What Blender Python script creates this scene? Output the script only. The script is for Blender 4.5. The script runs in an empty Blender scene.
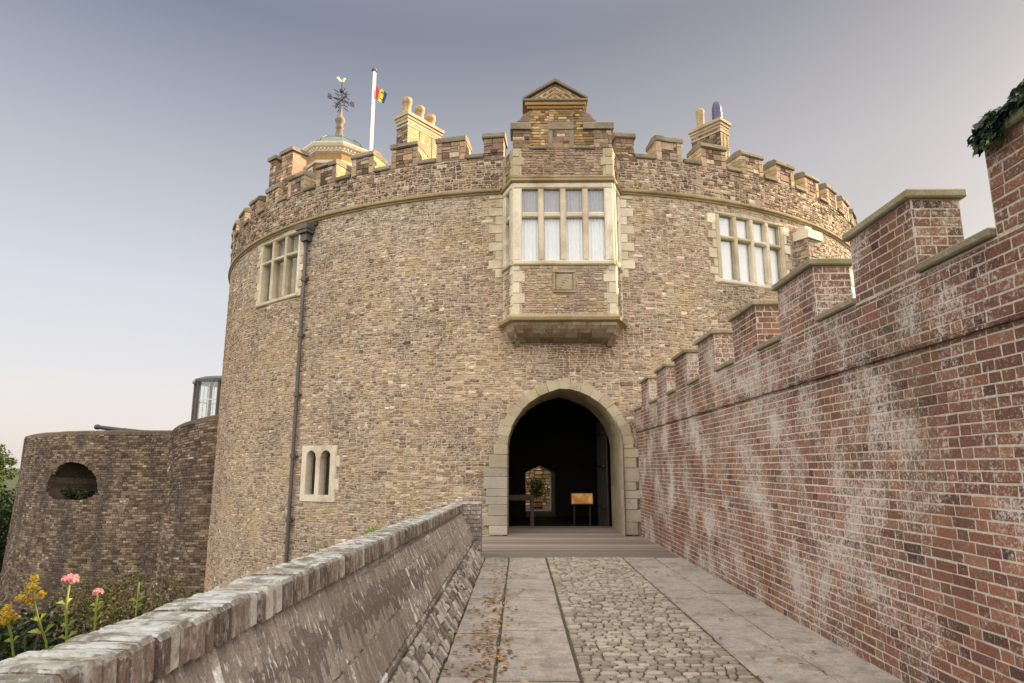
import bpy, bmesh, math, random
import numpy as np
from mathutils import Vector, Matrix, noise as mnoise

R_ = math.radians
PI = math.pi
sc = bpy.context.scene
col = sc.collection
random.seed(7)

# ------------------------------------------------------------------ camera
cam_d = bpy.data.cameras.new("camera")
cam_d.sensor_width = 36.0
cam_d.lens = 36.0 * 650.0 / 1024.0
cam_d.clip_start = 0.05
cam_d.clip_end = 2000
cam = bpy.data.objects.new("camera", cam_d)
col.objects.link(cam)
cam.location = (0, 0, 1.6)
cam.rotation_euler = (R_(90 + 10.93), 0, R_(0.692))
sc.camera = cam

# ------------------------------------------------------------------ light
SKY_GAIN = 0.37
SUN_AZ, SUN_EL = 68.0, 22.0          # azimuth from +Y towards +X
world = bpy.data.worlds.new("World")
sc.world = world
world.use_nodes = True
wn = world.node_tree
wn.nodes.clear()
w_out = wn.nodes.new("ShaderNodeOutputWorld")
w_bg = wn.nodes.new("ShaderNodeBackground")
w_sky = wn.nodes.new("ShaderNodeTexSky")
w_sky.sky_type = 'NISHITA'
w_sky.sun_disc = False
w_sky.sun_elevation = R_(SUN_EL)
w_sky.sun_rotation = R_(SUN_AZ)
w_sky.air_density = 1.0
w_sky.dust_density = 2.0
w_sky.ozone_density = 1.0
w_bg.inputs['Strength'].default_value = 0.12

# hazy autumn sky: a thin high veil over the clear sky, greyer blue to the left, warmer towards the sun,
# with an added bright fill behind the camera that lifts the shaded facade
def wmath(op, a, b=None, clamp=False):
    n = wn.nodes.new("ShaderNodeMath"); n.operation = op; n.use_clamp = clamp
    for i, v in enumerate((a, b)):
        if v is None: continue
        if isinstance(v, (int, float)): n.inputs[i].default_value = v
        else: wn.links.new(v, n.inputs[i])
    return n.outputs[0]
def wramp(fac, stops, interp='EASE'):
    n = wn.nodes.new("ShaderNodeValToRGB"); cr = n.color_ramp; cr.interpolation = interp
    while len(cr.elements) < len(stops): cr.elements.new(.5)
    for e, (p, c) in zip(cr.elements, stops):
        e.position = p; e.color = (*c, 1)
    wn.links.new(fac, n.inputs[0])
    return n.outputs[0]
def wmix(f, a, b, mode='MIX'):
    n = wn.nodes.new("ShaderNodeMix"); n.data_type = 'RGBA'; n.blend_type = mode
    for sck, v in ((n.inputs[0], f), (n.inputs[6], a), (n.inputs[7], b)):
        if isinstance(v, (int, float)): sck.default_value = v
        elif isinstance(v, tuple): sck.default_value = (*v, 1)
        else: wn.links.new(v, sck)
    return n.outputs[2]
w_tc = wn.nodes.new("ShaderNodeTexCoord")
w_sx = wn.nodes.new("ShaderNodeSeparateXYZ")
wn.links.new(w_tc.outputs['Generated'], w_sx.inputs[0])
dX, dY, dZ = w_sx.outputs
left = wramp(dZ, [(0.0, (.80, .70, .65)), (.10, (.76, .70, .69)), (.24, (.66, .65, .67)), (.40, (.47, .47, .50)), (.58, (.195, .21, .265)), (1.0, (.5, .53, .6))], 'LINEAR')
right = wramp(dZ, [(0.0, (.70, .57, .44)), (.2, (.54, .465, .395)), (.42, (.43, .38, .34)), (.60, (.23, .205, .195)), (1.0, (.5, .5, .53))], 'LINEAR')
fx = wramp(wmath('ADD', wmath('MULTIPLY', dX, .75), .5, True), [(.15, (0, 0, 0)), (.85, (1, 1, 1))], 'LINEAR')
veil = wmix(fx, left, right)
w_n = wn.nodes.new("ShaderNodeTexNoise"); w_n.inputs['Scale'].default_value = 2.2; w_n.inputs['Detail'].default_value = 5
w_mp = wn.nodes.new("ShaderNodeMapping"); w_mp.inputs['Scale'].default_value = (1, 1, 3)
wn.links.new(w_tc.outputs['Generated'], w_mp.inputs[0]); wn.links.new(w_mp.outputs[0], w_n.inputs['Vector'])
fill_sky = wramp(w_n.outputs['Fac'], [(.3, (1.9, 1.76, 1.58)), (.7, (3.5, 3.15, 2.65))], 'LINEAR')  # added unseen fill, much brighter than the sky in view
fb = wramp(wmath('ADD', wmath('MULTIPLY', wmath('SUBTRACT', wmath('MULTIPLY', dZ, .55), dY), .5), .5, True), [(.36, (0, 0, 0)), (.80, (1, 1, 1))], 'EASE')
veil = wmix(fb, veil, fill_sky)
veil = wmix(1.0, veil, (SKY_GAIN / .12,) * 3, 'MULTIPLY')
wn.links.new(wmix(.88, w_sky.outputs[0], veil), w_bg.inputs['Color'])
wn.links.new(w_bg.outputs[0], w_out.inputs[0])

sun_d = bpy.data.lights.new("sun", 'SUN')
sun_d.energy = 5.0
sun_d.angle = R_(0.6)
sun_d.color = (1.0, 0.77, 0.46)
sun = bpy.data.objects.new("sun", sun_d)
col.objects.link(sun)
_sv = Vector((math.sin(R_(SUN_AZ)) * math.cos(R_(SUN_EL)), math.cos(R_(SUN_AZ)) * math.cos(R_(SUN_EL)), math.sin(R_(SUN_EL))))
sun.rotation_euler = _sv.to_track_quat('Z', 'Y').to_euler()
sun.location = (20, 10, 30)

sc.view_settings.view_transform = 'Standard'
sc.view_settings.look = 'None'
sc.view_settings.gamma = 1.0
sc.view_settings.exposure = 1.55

# ------------------------------------------------------------------ materials
def newmat(name):
    m = bpy.data.materials.new(name)
    m.use_nodes = True
    nt = m.node_tree
    b = nt.nodes["Principled BSDF"]
    return m, nt, b

def ramp(nt, stops, fac, mode='LINEAR'):
    n = nt.nodes.new("ShaderNodeValToRGB")
    cr = n.color_ramp
    cr.interpolation = mode
    while len(cr.elements) < len(stops):
        cr.elements.new(0.5)
    for e, (p, c) in zip(cr.elements, stops):
        e.position = p
        e.color = (*c, 1) if len(c) == 3 else c
    nt.links.new(fac, n.inputs[0])
    return n.outputs[0]

def gr(v):
    return (v, v, v)

def noise_tex(nt, vec, scale, detail=4, rough=0.6, dist=0.0):
    n = nt.nodes.new("ShaderNodeTexNoise")
    n.inputs['Scale'].default_value = scale
    n.inputs['Detail'].default_value = detail
    n.inputs['Roughness'].default_value = rough
    n.inputs['Distortion'].default_value = dist
    if vec is not None:
        nt.links.new(vec, n.inputs['Vector'])
    return n.outputs['Fac']

def mixc(nt, fac, a, b, mode='MIX'):
    n = nt.nodes.new("ShaderNodeMix")
    n.data_type = 'RGBA'
    n.blend_type = mode
    for sock, v in ((n.inputs[0], fac), (n.inputs[6], a), (n.inputs[7], b)):
        if isinstance(v, (int, float)):
            sock.default_value = v
        elif isinstance(v, tuple):
            sock.default_value = (*v, 1)
        else:
            nt.links.new(v, sock)
    return n.outputs[2]

def math_n(nt, op, a, b=None, clamp=False):
    n = nt.nodes.new("ShaderNodeMath")
    n.operation = op
    n.use_clamp = clamp
    for i, v in enumerate((a, b)):
        if v is None:
            continue
        if isinstance(v, (int, float)):
            n.inputs[i].default_value = v
        else:
            nt.links.new(v, n.inputs[i])
    return n.outputs[0]

def wpos(nt, scale=(1, 1, 1)):
    g = nt.nodes.new("ShaderNodeNewGeometry")
    mp = nt.nodes.new("ShaderNodeMapping")
    mp.inputs['Scale'].default_value = scale
    nt.links.new(g.outputs['Position'], mp.inputs['Vector'])
    return mp.outputs[0]

def tone(nt, name='tone'):
    a = nt.nodes.new("ShaderNodeAttribute")
    a.attribute_name = name
    return a.outputs['Fac']

def bump(nt, b, h, strength=0.4, dist=0.02):
    n = nt.nodes.new("ShaderNodeBump")
    n.inputs['Strength'].default_value = strength
    n.inputs['Distance'].default_value = dist
    nt.links.new(h, n.inputs['Height'])
    nt.links.new(n.outputs[0], b.inputs['Normal'])

def masonry(name, stops, fleck=0.5, fleck_col=(.55, .52, .46), stain=None, stain_amt=0.0, nscale=9.0,
            rough=0.92, patch=(.8, 1.2), fleck_scale=26, patch_scale=0.45, stretch=(1, 1, 1), extra=None, bstr=.5, hues=None, fthr=.62):
    """Per-stone colour from the tone attribute, broken up by grain, lichen flecks and weather patches."""
    m, nt, b = newmat(name)
    p = wpos(nt)
    ps = wpos(nt, stretch)
    t = tone(nt)
    n1 = noise_tex(nt, p, nscale, 5, .65)
    tt = math_n(nt, 'ADD', t, math_n(nt, 'MULTIPLY', math_n(nt, 'SUBTRACT', n1, .5), .55), clamp=True)
    c = ramp(nt, stops, tt)
    if hues:
        hv = math_n(nt, 'FRACT', math_n(nt, 'MULTIPLY', t, 37.7))
        n7 = noise_tex(nt, p, .55, 3, .6)
        hv = math_n(nt, 'ADD', math_n(nt, 'MULTIPLY', hv, .6), math_n(nt, 'MULTIPLY', math_n(nt, 'SUBTRACT', n7, .3), 1.0), clamp=True)
        c = mixc(nt, 1.0, c, ramp(nt, hues, hv), 'MULTIPLY')
    # large weather patches
    n2 = noise_tex(nt, p, patch_scale, 4, .6)
    c = mixc(nt, 1.0, c, ramp(nt, [(.3, gr(patch[0])), (.7, gr(patch[1]))], n2), 'MULTIPLY')
    # fine grain
    n3 = noise_tex(nt, p, 70, 3, .7)
    c = mixc(nt, 1.0, c, ramp(nt, [(.3, gr(.72)), (.7, gr(1.25))], n3), 'MULTIPLY')
    if stain:
        n5 = noise_tex(nt, ps, .9, 5, .62, .3)
        c = mixc(nt, math_n(nt, 'MULTIPLY', ramp(nt, [(.48, gr(0)), (.66, gr(1))], n5), stain_amt), c, stain)
    # lichen flecks
    n4 = noise_tex(nt, ps, fleck_scale, 3, .75)
    n6 = noise_tex(nt, p, 1.1, 3, .6)
    fm = math_n(nt, 'ADD', n4, math_n(nt, 'MULTIPLY', math_n(nt, 'SUBTRACT', n6, .5), .35))
    c = mixc(nt, math_n(nt, 'MULTIPLY', ramp(nt, [(fthr, gr(0)), (fthr + .08, gr(1))], fm), fleck), c, fleck_col)
    if extra:
        c = extra(nt, p, c)
    nt.links.new(c, b.inputs['Base Color'])
    b.inputs['Roughness'].default_value = rough
    b.inputs['Specular IOR Level'].default_value = .2
    hb = math_n(nt, 'ADD', n3, math_n(nt, 'MULTIPLY', n1, 1.5))
    bump(nt, b, hb, bstr, .012)
    return m

def plain(name, colr, rough=.6, metal=0.0, var=.25, nscale=12, spec=.4, bstr=.15):
    m, nt, b = newmat(name)
    p = wpos(nt)
    n = noise_tex(nt, p, nscale, 5, .65)
    c = mixc(nt, 1.0, colr, ramp(nt, [(.25, gr(1 - var)), (.75, gr(1 + var))], n), 'MULTIPLY')
    nt.links.new(c, b.inputs['Base Color'])
    b.inputs['Roughness'].default_value = rough
    b.inputs['Metallic'].default_value = metal
    b.inputs['Specular IOR Level'].default_value = spec
    if bstr:
        bump(nt, b, n, bstr, .01)
    return m

M = {}
# mortar behind the keep's rubble
M['mortar'] = plain("mortar", (.44, .38, .31), .95, var=.35, nscale=8)

def keep_extra(nt, p, c):
    # rust coloured run-off stains below the oriel
    sx = nt.nodes.new("ShaderNodeSeparateXYZ"); nt.links.new(p, sx.inputs[0])
    dx = math_n(nt, 'ABSOLUTE', math_n(nt, 'SUBTRACT', sx.outputs[0], 1.1))
    mx = ramp(nt, [(.0, gr(1)), (.50, gr(.8)), (.85, gr(0))], math_n(nt, 'DIVIDE', dx, 2.4))
    dz = math_n(nt, 'DIVIDE', math_n(nt, 'SUBTRACT', sx.outputs[2], 3.6), 1.6)
    mz = ramp(nt, [(0., gr(0)), (.55, gr(.9)), (.95, gr(1)), (1., gr(0))], dz)
    ns = noise_tex(nt, wpos(nt, (2.2, 2.2, .5)), 1.6, 4, .6)
    f = math_n(nt, 'MULTIPLY', math_n(nt, 'MULTIPLY', mx, mz), ramp(nt, [(.33, gr(0)), (.55, gr(.95))], ns))
    c = mixc(nt, f, c, (.16, .085, .045))
    # pale lichen under the string course, dark rain streaks below it
    zb = ramp(nt, [(0., gr(0)), (.45, gr(.35)), (.8, gr(1)), (1., gr(1))], math_n(nt, 'DIVIDE', math_n(nt, 'SUBTRACT', sx.outputs[2], 5.5), 3.3))
    nl = noise_tex(nt, wpos(nt, (1, 1, 1.6)), 7.5, 5, .75)
    nb = noise_tex(nt, p, .5, 3, .6)
    zl = math_n(nt, 'MULTIPLY', zb, ramp(nt, [(.4, gr(0)), (.6, gr(1))], nb))
    c = mixc(nt, math_n(nt, 'MULTIPLY', zl, ramp(nt, [(.50, gr(0)), (.58, gr(.75))], nl)), c, (.53, .51, .48))
    nr = noise_tex(nt, wpos(nt, (2.6, 2.6, .22)), 1.5, 5, .7)
    zs = ramp(nt, [(0., gr(.25)), (.6, gr(.4)), (1., gr(1))], math_n(nt, 'DIVIDE', math_n(nt, 'SUBTRACT', sx.outputs[2], 2.0), 6.7))
    c = mixc(nt, math_n(nt, 'MULTIPLY', zs, ramp(nt, [(.54, gr(0)), (.68, gr(.6))], nr)), c, (.13, .10, .08))
    return c
M['rubble'] = masonry("keep_rubble", [(0, (.125, .094, .075)), (.22, (.232, .185, .148)), (.5, (.345, .288, .232)), (.78, (.445, .385, .317)), (.93, (.56, .51, .44)), (1, (.68, .64, .57))],
                      fleck=.75, fleck_col=(.62, .59, .54), stain=(.42, .31, .15), stain_amt=.45, extra=keep_extra, patch=(.72, 1.25),
                      nscale=16, bstr=.9, fleck_scale=20, hues=[(0, (1.22, 1.04, .72)), (.32, (1.08, .99, .86)), (.52, (.98, .94, .93)), (.75, (1.10, .90, .84)), (1, (.88, .84, .87))])
M['parapet'] = masonry("parapet_rubble", [(0, (.09, .066, .052)), (.3, (.20, .152, .117)), (.6, (.30, .237, .183)), (.88, (.42, .35, .275)), (1, (.6, .56, .5))],
                       fleck=.75, fleck_col=(.52, .49, .44), stain=(.17, .105, .07), stain_amt=.4, patch=(.75, 1.2), nscale=14, bstr=.8, hues=[(0, (1.22, 1.04, .72)), (.32, (1.08, .99, .86)), (.52, (.98, .94, .93)), (.75, (1.10, .90, .84)), (1, (.88, .84, .87))])
M['bastion'] = masonry("bastion_brick", [(0, (.06, .044, .034)), (.35, (.135, .098, .073)), (.7, (.205, .152, .115)), (.93, (.29, .225, .175)), (1, (.5, .46, .42))],
                       fleck=.8, fleck_col=(.46, .42, .37), stain=(.06, .045, .04), stain_amt=.75, patch=(.7, 1.2),
                       stretch=(1.3, 1.3, .35), nscale=12)
M['gablebrick'] = masonry("gable_brick", [(0, (.13, .075, .04)), (.4, (.27, .165, .075)), (.75, (.39, .255, .12)), (1, (.52, .42, .26))],
                          fleck=.55, fleck_col=(.45, .36, .22), nscale=12)
M['corbelstone'] = masonry("stained_corbel", [(0, (.20, .15, .105)), (.5, (.29, .23, .165)), (1, (.40, .33, .25))], fleck=.6, stain=(.17, .09, .045), stain_amt=.8, nscale=5,
                           stretch=(1.6, 1.6, .5))
def wall_extra(nt, p, c):
    # white salts flaking in patches washed down the bricks, ochre lichen and dark algae
    n = noise_tex(nt, wpos(nt, (1, 1.0, .85)), 1.5, 6, .66, .15)
    n2 = noise_tex(nt, p, 42, 5, .8)
    thr = math_n(nt, 'SUBTRACT', n2, math_n(nt, 'SUBTRACT', .955, math_n(nt, 'MULTIPLY', n, .92)))
    f = ramp(nt, [(-.0, gr(0)), (.14, gr(1))], thr)
    c = mixc(nt, math_n(nt, 'MULTIPLY', f, .80), c, (.55, .51, .475))
    n3 = noise_tex(nt, wpos(nt, (1, 1.3, .35)), .8, 5, .65, .5)
    n4 = noise_tex(nt, p, 26, 4, .75)
    g = math_n(nt, 'MULTIPLY', ramp(nt, [(.53, gr(0)), (.66, gr(1))], n3), ramp(nt, [(.42, gr(0)), (.58, gr(1))], n4))
    c = mixc(nt, math_n(nt, 'MULTIPLY', g, .65), c, (.12, .095, .06))
    n5 = noise_tex(nt, p, 48, 3, .8)
    y = math_n(nt, 'MULTIPLY', ramp(nt, [(.55, gr(0)), (.68, gr(1))], n3), ramp(nt, [(.60, gr(0)), (.66, gr(1))], n5))
    return mixc(nt, y, c, (.40, .32, .14))
M['redbrick'] = masonry("red_brick", [(0, (.088, .050, .042)), (.25, (.155, .080, .062)), (.55, (.215, .108, .079)), (.85, (.295, .155, .105)), (1, (.27, .20, .155))],
                        fleck=.45, fleck_col=(.48, .44, .4), extra=wall_extra, patch=(.72, 1.2), nscale=14, bstr=.7,
                        hues=[(0, (1.08, 1.0, .85)), (.35, (1.0, .93, .9)), (.65, (.85, .84, .88)), (1, (.78, .9, .82))])
M['brickmortar'] = masonry("brick_mortar", [(0, (.48, .43, .37)), (1, (.62, .57, .5))], fleck=.3, extra=wall_extra,
                           patch=(.65, 1.1), nscale=18)
M['parbrick'] = masonry("weathered_slope_brick", [(0, (.12, .098, .086)), (.4, (.27, .228, .20)), (.75, (.37, .32, .285)), (.955, (.45, .40, .36)), (.97, (.74, .73, .71)), (1, (.85, .84, .82))],
                        fleck=.9, fleck_col=(.74, .73, .71), stain=(.19, .155, .12), stain_amt=.5, nscale=14, patch=(.75, 1.2),
                        stretch=(.42, 1, .42), fleck_scale=30, bstr=.9, fthr=.585)
def coping_extra(nt, p, c):
    # pale lichen that grows on upward faces
    g = nt.nodes.new("ShaderNodeNewGeometry")
    sx = nt.nodes.new("ShaderNodeSeparateXYZ"); nt.links.new(g.outputs['True Normal'], sx.inputs[0])
    up = ramp(nt, [(.35, gr(0)), (.7, gr(1))], sx.outputs[2])
    n = noise_tex(nt, p, 9, 6, .75, .6)
    n2 = noise_tex(nt, p, 2.2, 4, .6)
    cc = mixc(nt, ramp(nt, [(.42, gr(0)), (.54, gr(1))], n), (.15, .145, .12), (.42, .44, .445))
    cc = mixc(nt, ramp(nt, [(.52, gr(0)), (.66, gr(.75))], n2), cc, (.17, .155, .10))
    nl = noise_tex(nt, wpos(nt, (3, 14, 3)), 2.4, 5, .7)
    cc = mixc(nt, ramp(nt, [(.34, gr(.9)), (.46, gr(0))], nl), cc, (.06, .055, .045))
    nf = noise_tex(nt, wpos(nt, (9, 12, 5)), 2.6, 5, .8)
    c = mixc(nt, ramp(nt, [(.5, gr(0)), (.62, gr(.7))], nf), c, (.46, .45, .42))
    return mixc(nt, math_n(nt, 'MULTIPLY', up, .9), c, cc)
M['coping'] = masonry("coping_brick", [(0, (.10, .072, .058)), (.5, (.20, .145, .115)), (.85, (.27, .21, .17)), (1, (.5, .46, .42))],
                      fleck=.6, fleck_col=(.5, .48, .45), extra=coping_extra, nscale=16, stretch=(1, 1, .35))
M['nosing'] = masonry("nosing_brick", [(0, (.21, .15, .115)), (1, (.31, .23, .18))], fleck=.5, fleck_col=(.45, .42, .38), nscale=16)
M['flintbase'] = masonry("rough_base", [(0, (.10, .085, .075)), (.35, (.24, .21, .185)), (.7, (.36, .33, .30)), (1, (.5, .48, .45))],
                         fleck=.6, fleck_col=(.5, .48, .44), nscale=20)
def moss_extra(nt, p, c):
    n = noise_tex(nt, p, 3.0, 5, .7)
    return mixc(nt, ramp(nt, [(.45, gr(0)), (.65, gr(.8))], n), c, (.17, .155, .075))
M['capstone'] = masonry("cap_stone", [(0, (.21, .19, .135)), (1, (.32, .285, .21))], fleck=.6, fleck_col=(.42, .4, .31),
                        extra=moss_extra, nscale=8)
M['cream'] = masonry("dressed_stone", [(0, (.45, .39, .29)), (.5, (.59, .525, .41)), (1, (.70, .645, .54))], fleck=.35,
                     fleck_col=(.66, .63, .55), stain=(.27, .20, .125), stain_amt=.6, nscale=6, patch=(.85, 1.1), bstr=.3)
M['paleblock'] = masonry("pale_block", [(0, (.37, .325, .27)), (1, (.47, .42, .355))], fleck=.5, stain=(.27, .215, .16),
                         stain_amt=.75, nscale=12, patch=(.75, 1.15), bstr=.8)
M['archstone'] = masonry("arch_stone", [(0, (.38, .315, .22)), (.5, (.43, .365, .26)), (1, (.48, .415, .30))], fleck=.6,
                         stain=(.22, .165, .11), stain_amt=.7, nscale=9, patch=(.75, 1.15), bstr=.8)
M['string'] = masonry("string_stone", [(0, (.25, .19, .10)), (1, (.38, .31, .19))], fleck=.35, stain=(.13, .09, .05), stain_amt=.7, nscale=8)
M['cope_stone'] = masonry("merlon_coping", [(0, (.16, .135, .105)), (1, (.28, .24, .185))], fleck=.6, fleck_col=(.42, .4, .34),
                          stain=(.09, .07, .05), stain_amt=.6, nscale=7)
M['courtstone'] = masonry("court_stone", [(0, (.24, .17, .085)), (.5, (.55, .43, .26)), (1, (.75, .65, .45))], fleck=.3)
M['render'] = masonry("lime_render", [(0, (.42, .315, .18)), (1, (.55, .435, .27))], fleck=.2, stain=(.24, .165, .09), stain_amt=.7, nscale=5, bstr=.25)
M['lead'] = plain("lead_grey", (.095, .085, .08), .55, .2, .3)
M['darklead'] = plain("dark_iron", (.045, .045, .055), .5, .3)
M['black'] = plain("black_iron", (.015, .015, .018), .55)
M['gold'] = plain("gilding", (.62, .5, .3), .3, .8)
M['white'] = plain("white_paint", (.78, .77, .74), .5, var=.06)
M['hall_shade'] = plain("shaded_hall_wall", (.022, .02, .018), .95, var=.4)  # near-black base colour stands in for the unlit gate hall
M['plaster'] = plain("white_limewash", (.8, .77, .72), .9, var=.08, nscale=4)
M['copper'] = plain("dome_lead", (.16, .2, .2), .3, .6, .4, 5)
M['timber'] = plain("old_timber", (.16, .105, .065), .75, var=.4, nscale=9)
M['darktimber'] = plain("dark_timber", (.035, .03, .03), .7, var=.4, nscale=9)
M['potblue'] = plain("blue_glazed_clay", (.06, .06, .12), .35)
M['terracotta'] = plain("buff_clay", (.42, .23, .12), .8)
M['buffpot'] = plain("weathered_buff_clay", (.33, .245, .13), .85, var=.4)
M['redcloth'] = plain("red_cloth", (.55, .04, .03), .8)
M['yellowcloth'] = plain("yellow_cloth", (.75, .5, .04), .8)
M['bluecloth'] = plain("blue_cloth", (.03, .06, .17), .8)
M['blind'] = plain("white_blind", (.78, .8, .82), .8, var=.05, bstr=0)
M['greyblind'] = plain("grey_blind", (.36, .36, .40), .8, var=.1, bstr=0)
M['tanroom'] = plain("room_wall", (.42, .33, .18), .9, var=.5, nscale=3)
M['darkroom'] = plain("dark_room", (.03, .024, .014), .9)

def make_glass():
    m, nt, b = newmat("window_glass")
    nt.nodes.remove(b)
    out = nt.nodes["Material Output"]
    tr = nt.nodes.new("ShaderNodeBsdfTransparent")
    tr.inputs[0].default_value = (.9, .92, .95, 1)
    gl = nt.nodes.new("ShaderNodeBsdfGlossy")
    gl.inputs['Roughness'].default_value = .04
    n = noise_tex(nt, wpos(nt), 2.5, 2, .5)
    bp = nt.nodes.new("ShaderNodeBump"); bp.inputs['Strength'].default_value = .15; bp.inputs['Distance'].default_value = .05
    nt.links.new(n, bp.inputs['Height']); nt.links.new(bp.outputs[0], gl.inputs['Normal'])
    lw = nt.nodes.new("ShaderNodeLayerWeight"); lw.inputs[0].default_value = .5
    fz = math_n(nt, 'MULTIPLY', math_n(nt, 'POWER', lw.outputs['Facing'], 4.0), .7)
    mx = nt.nodes.new("ShaderNodeMixShader")
    nt.links.new(math_n(nt, 'ADD', fz, .09, True), mx.inputs[0])
    nt.links.new(tr.outputs[0], mx.inputs[1]); nt.links.new(gl.outputs[0], mx.inputs[2])
    nt.links.new(mx.outputs[0], out.inputs[0])
    return m
M['glass'] = make_glass()

def leafmat(name, stops, trans=.35, rough=.55):
    m, nt, b = newmat(name)
    c = ramp(nt, stops, tone(nt))
    nt.links.new(c, b.inputs['Base Color'])
    b.inputs['Roughness'].default_value = rough
    b.inputs['Specular IOR Level'].default_value = .3
    out = nt.nodes["Material Output"]
    tl = nt.nodes.new("ShaderNodeBsdfTranslucent")
    nt.links.new(c, tl.inputs[0])
    mx = nt.nodes.new("ShaderNodeMixShader"); mx.inputs[0].default_value = trans
    nt.links.new(b.outputs[0], mx.inputs[1]); nt.links.new(tl.outputs[0], mx.inputs[2])
    nt.links.new(mx.outputs[0], out.inputs[0])
    return m
M['ivy'] = leafmat("ivy_leaf", [(0, (.012, .025, .02)), (.7, (.04, .07, .045)), (.95, (.07, .1, .05)), (1, (.2, .24, .04))], .2, .35)
M['tree'] = leafmat("tree_leaf", [(0, (.025, .045, .012)), (.6, (.07, .10, .02)), (1, (.16, .18, .04))], .4)
M['bush'] = leafmat("bush_leaf", [(0, (.035, .042, .014)), (.5, (.12, .115, .032)), (1, (.30, .25, .075))], .3)
M['darkbush'] = leafmat("dark_leaf", [(0, (.010, .018, .007)), (.7, (.028, .048, .014)), (1, (.07, .095, .022))], .25)
M['stem'] = leafmat("flower_stem", [(0, (.16, .22, .04)), (1, (.34, .38, .09))], .4)
M['yellowflower'] = leafmat("yellow_flower", [(0, (.42, .26, .02)), (.6, (.62, .44, .03)), (1, (.75, .58, .1))], .4)
M['pinkflower'] = leafmat("pink_flower", [(0, (.60, .22, .27)), (1, (.85, .50, .52))], .4)
M['deadleaf'] = leafmat("dead_leaf", [(0, (.15, .07, .03)), (.5, (.33, .17, .065)), (1, (.48, .30, .13))], .15)
M['bark'] = plain("bark", (.06, .045, .03), .9)
M['soil'] = plain("ground_grass", (.025, .034, .012), .95, var=.6, nscale=1.2)

def slab_extra(nt, p, c):
    n = noise_tex(nt, p, 2.4, 6, .7)
    c = mixc(nt, ramp(nt, [(.48, gr(0)), (.66, gr(.6))], n), c, (.15, .13, .11))
    n2 = noise_tex(nt, p, 11, 6, .75)
    return mixc(nt, 1.0, c, ramp(nt, [(.3, gr(.7)), (.7, gr(1.22))], n2), 'MULTIPLY')
M['slab'] = masonry("paving_stone", [(0, (.285, .256, .235)), (.5, (.355, .324, .30)), (1, (.425, .392, .365))], fleck=.25,
                    fleck_col=(.4, .385, .36), extra=slab_extra, nscale=6, patch=(.85, 1.1), bstr=.35)
M['cobble'] = masonry("cobble_stone", [(0, (.21, .183, .155)), (.5, (.315, .283, .243)), (1, (.42, .385, .335))], fleck=.3,
                      fleck_col=(.4, .39, .36), nscale=12, patch=(.85, 1.1), rough=.8)
def joint_extra(nt, p, c):
    n = noise_tex(nt, p, 3.0, 5, .7)
    return mixc(nt, ramp(nt, [(.42, gr(0)), (.6, gr(.9))], n), c, (.075, .085, .03))
M['joint'] = masonry("paving_joint", [(0, (.06, .053, .042)), (1, (.09, .08, .062))], fleck=.1, extra=joint_extra)
def wood_deck():
    m, nt, b = newmat("deck_board")
    p = wpos(nt, (1.2, 14, 1))
    n = noise_tex(nt, p, 3, 6, .7)
    t = tone(nt)
    c = ramp(nt, [(0, (.09, .07, .06)), (.5, (.19, .155, .136)), (1, (.30, .255, .228))],
             math_n(nt, 'ADD', math_n(nt, 'MULTIPLY', t, .6), math_n(nt, 'MULTIPLY', n, .5)))
    nt.links.new(c, b.inputs['Base Color'])
    b.inputs['Roughness'].default_value = .85
    bump(nt, b, n, .4, .008)
    return m
M['deck'] = wood_deck()

def make_panel():
    m, nt, b = newmat("lit_panel")
    p = wpos(nt)
    n = noise_tex(nt, p, 5, 4, .6)
    c = ramp(nt, [(.25, (.10, .03, .006)), (.5, (.42, .17, .04)), (.75, (.75, .42, .14))], n)
    b.inputs['Base Color'].default_value = (.3, .15, .05, 1)
    nt.links.new(c, b.inputs['Emission Color'])
    b.inputs['Emission Strength'].default_value = .24
    return m
M['panel'] = make_panel()

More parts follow.
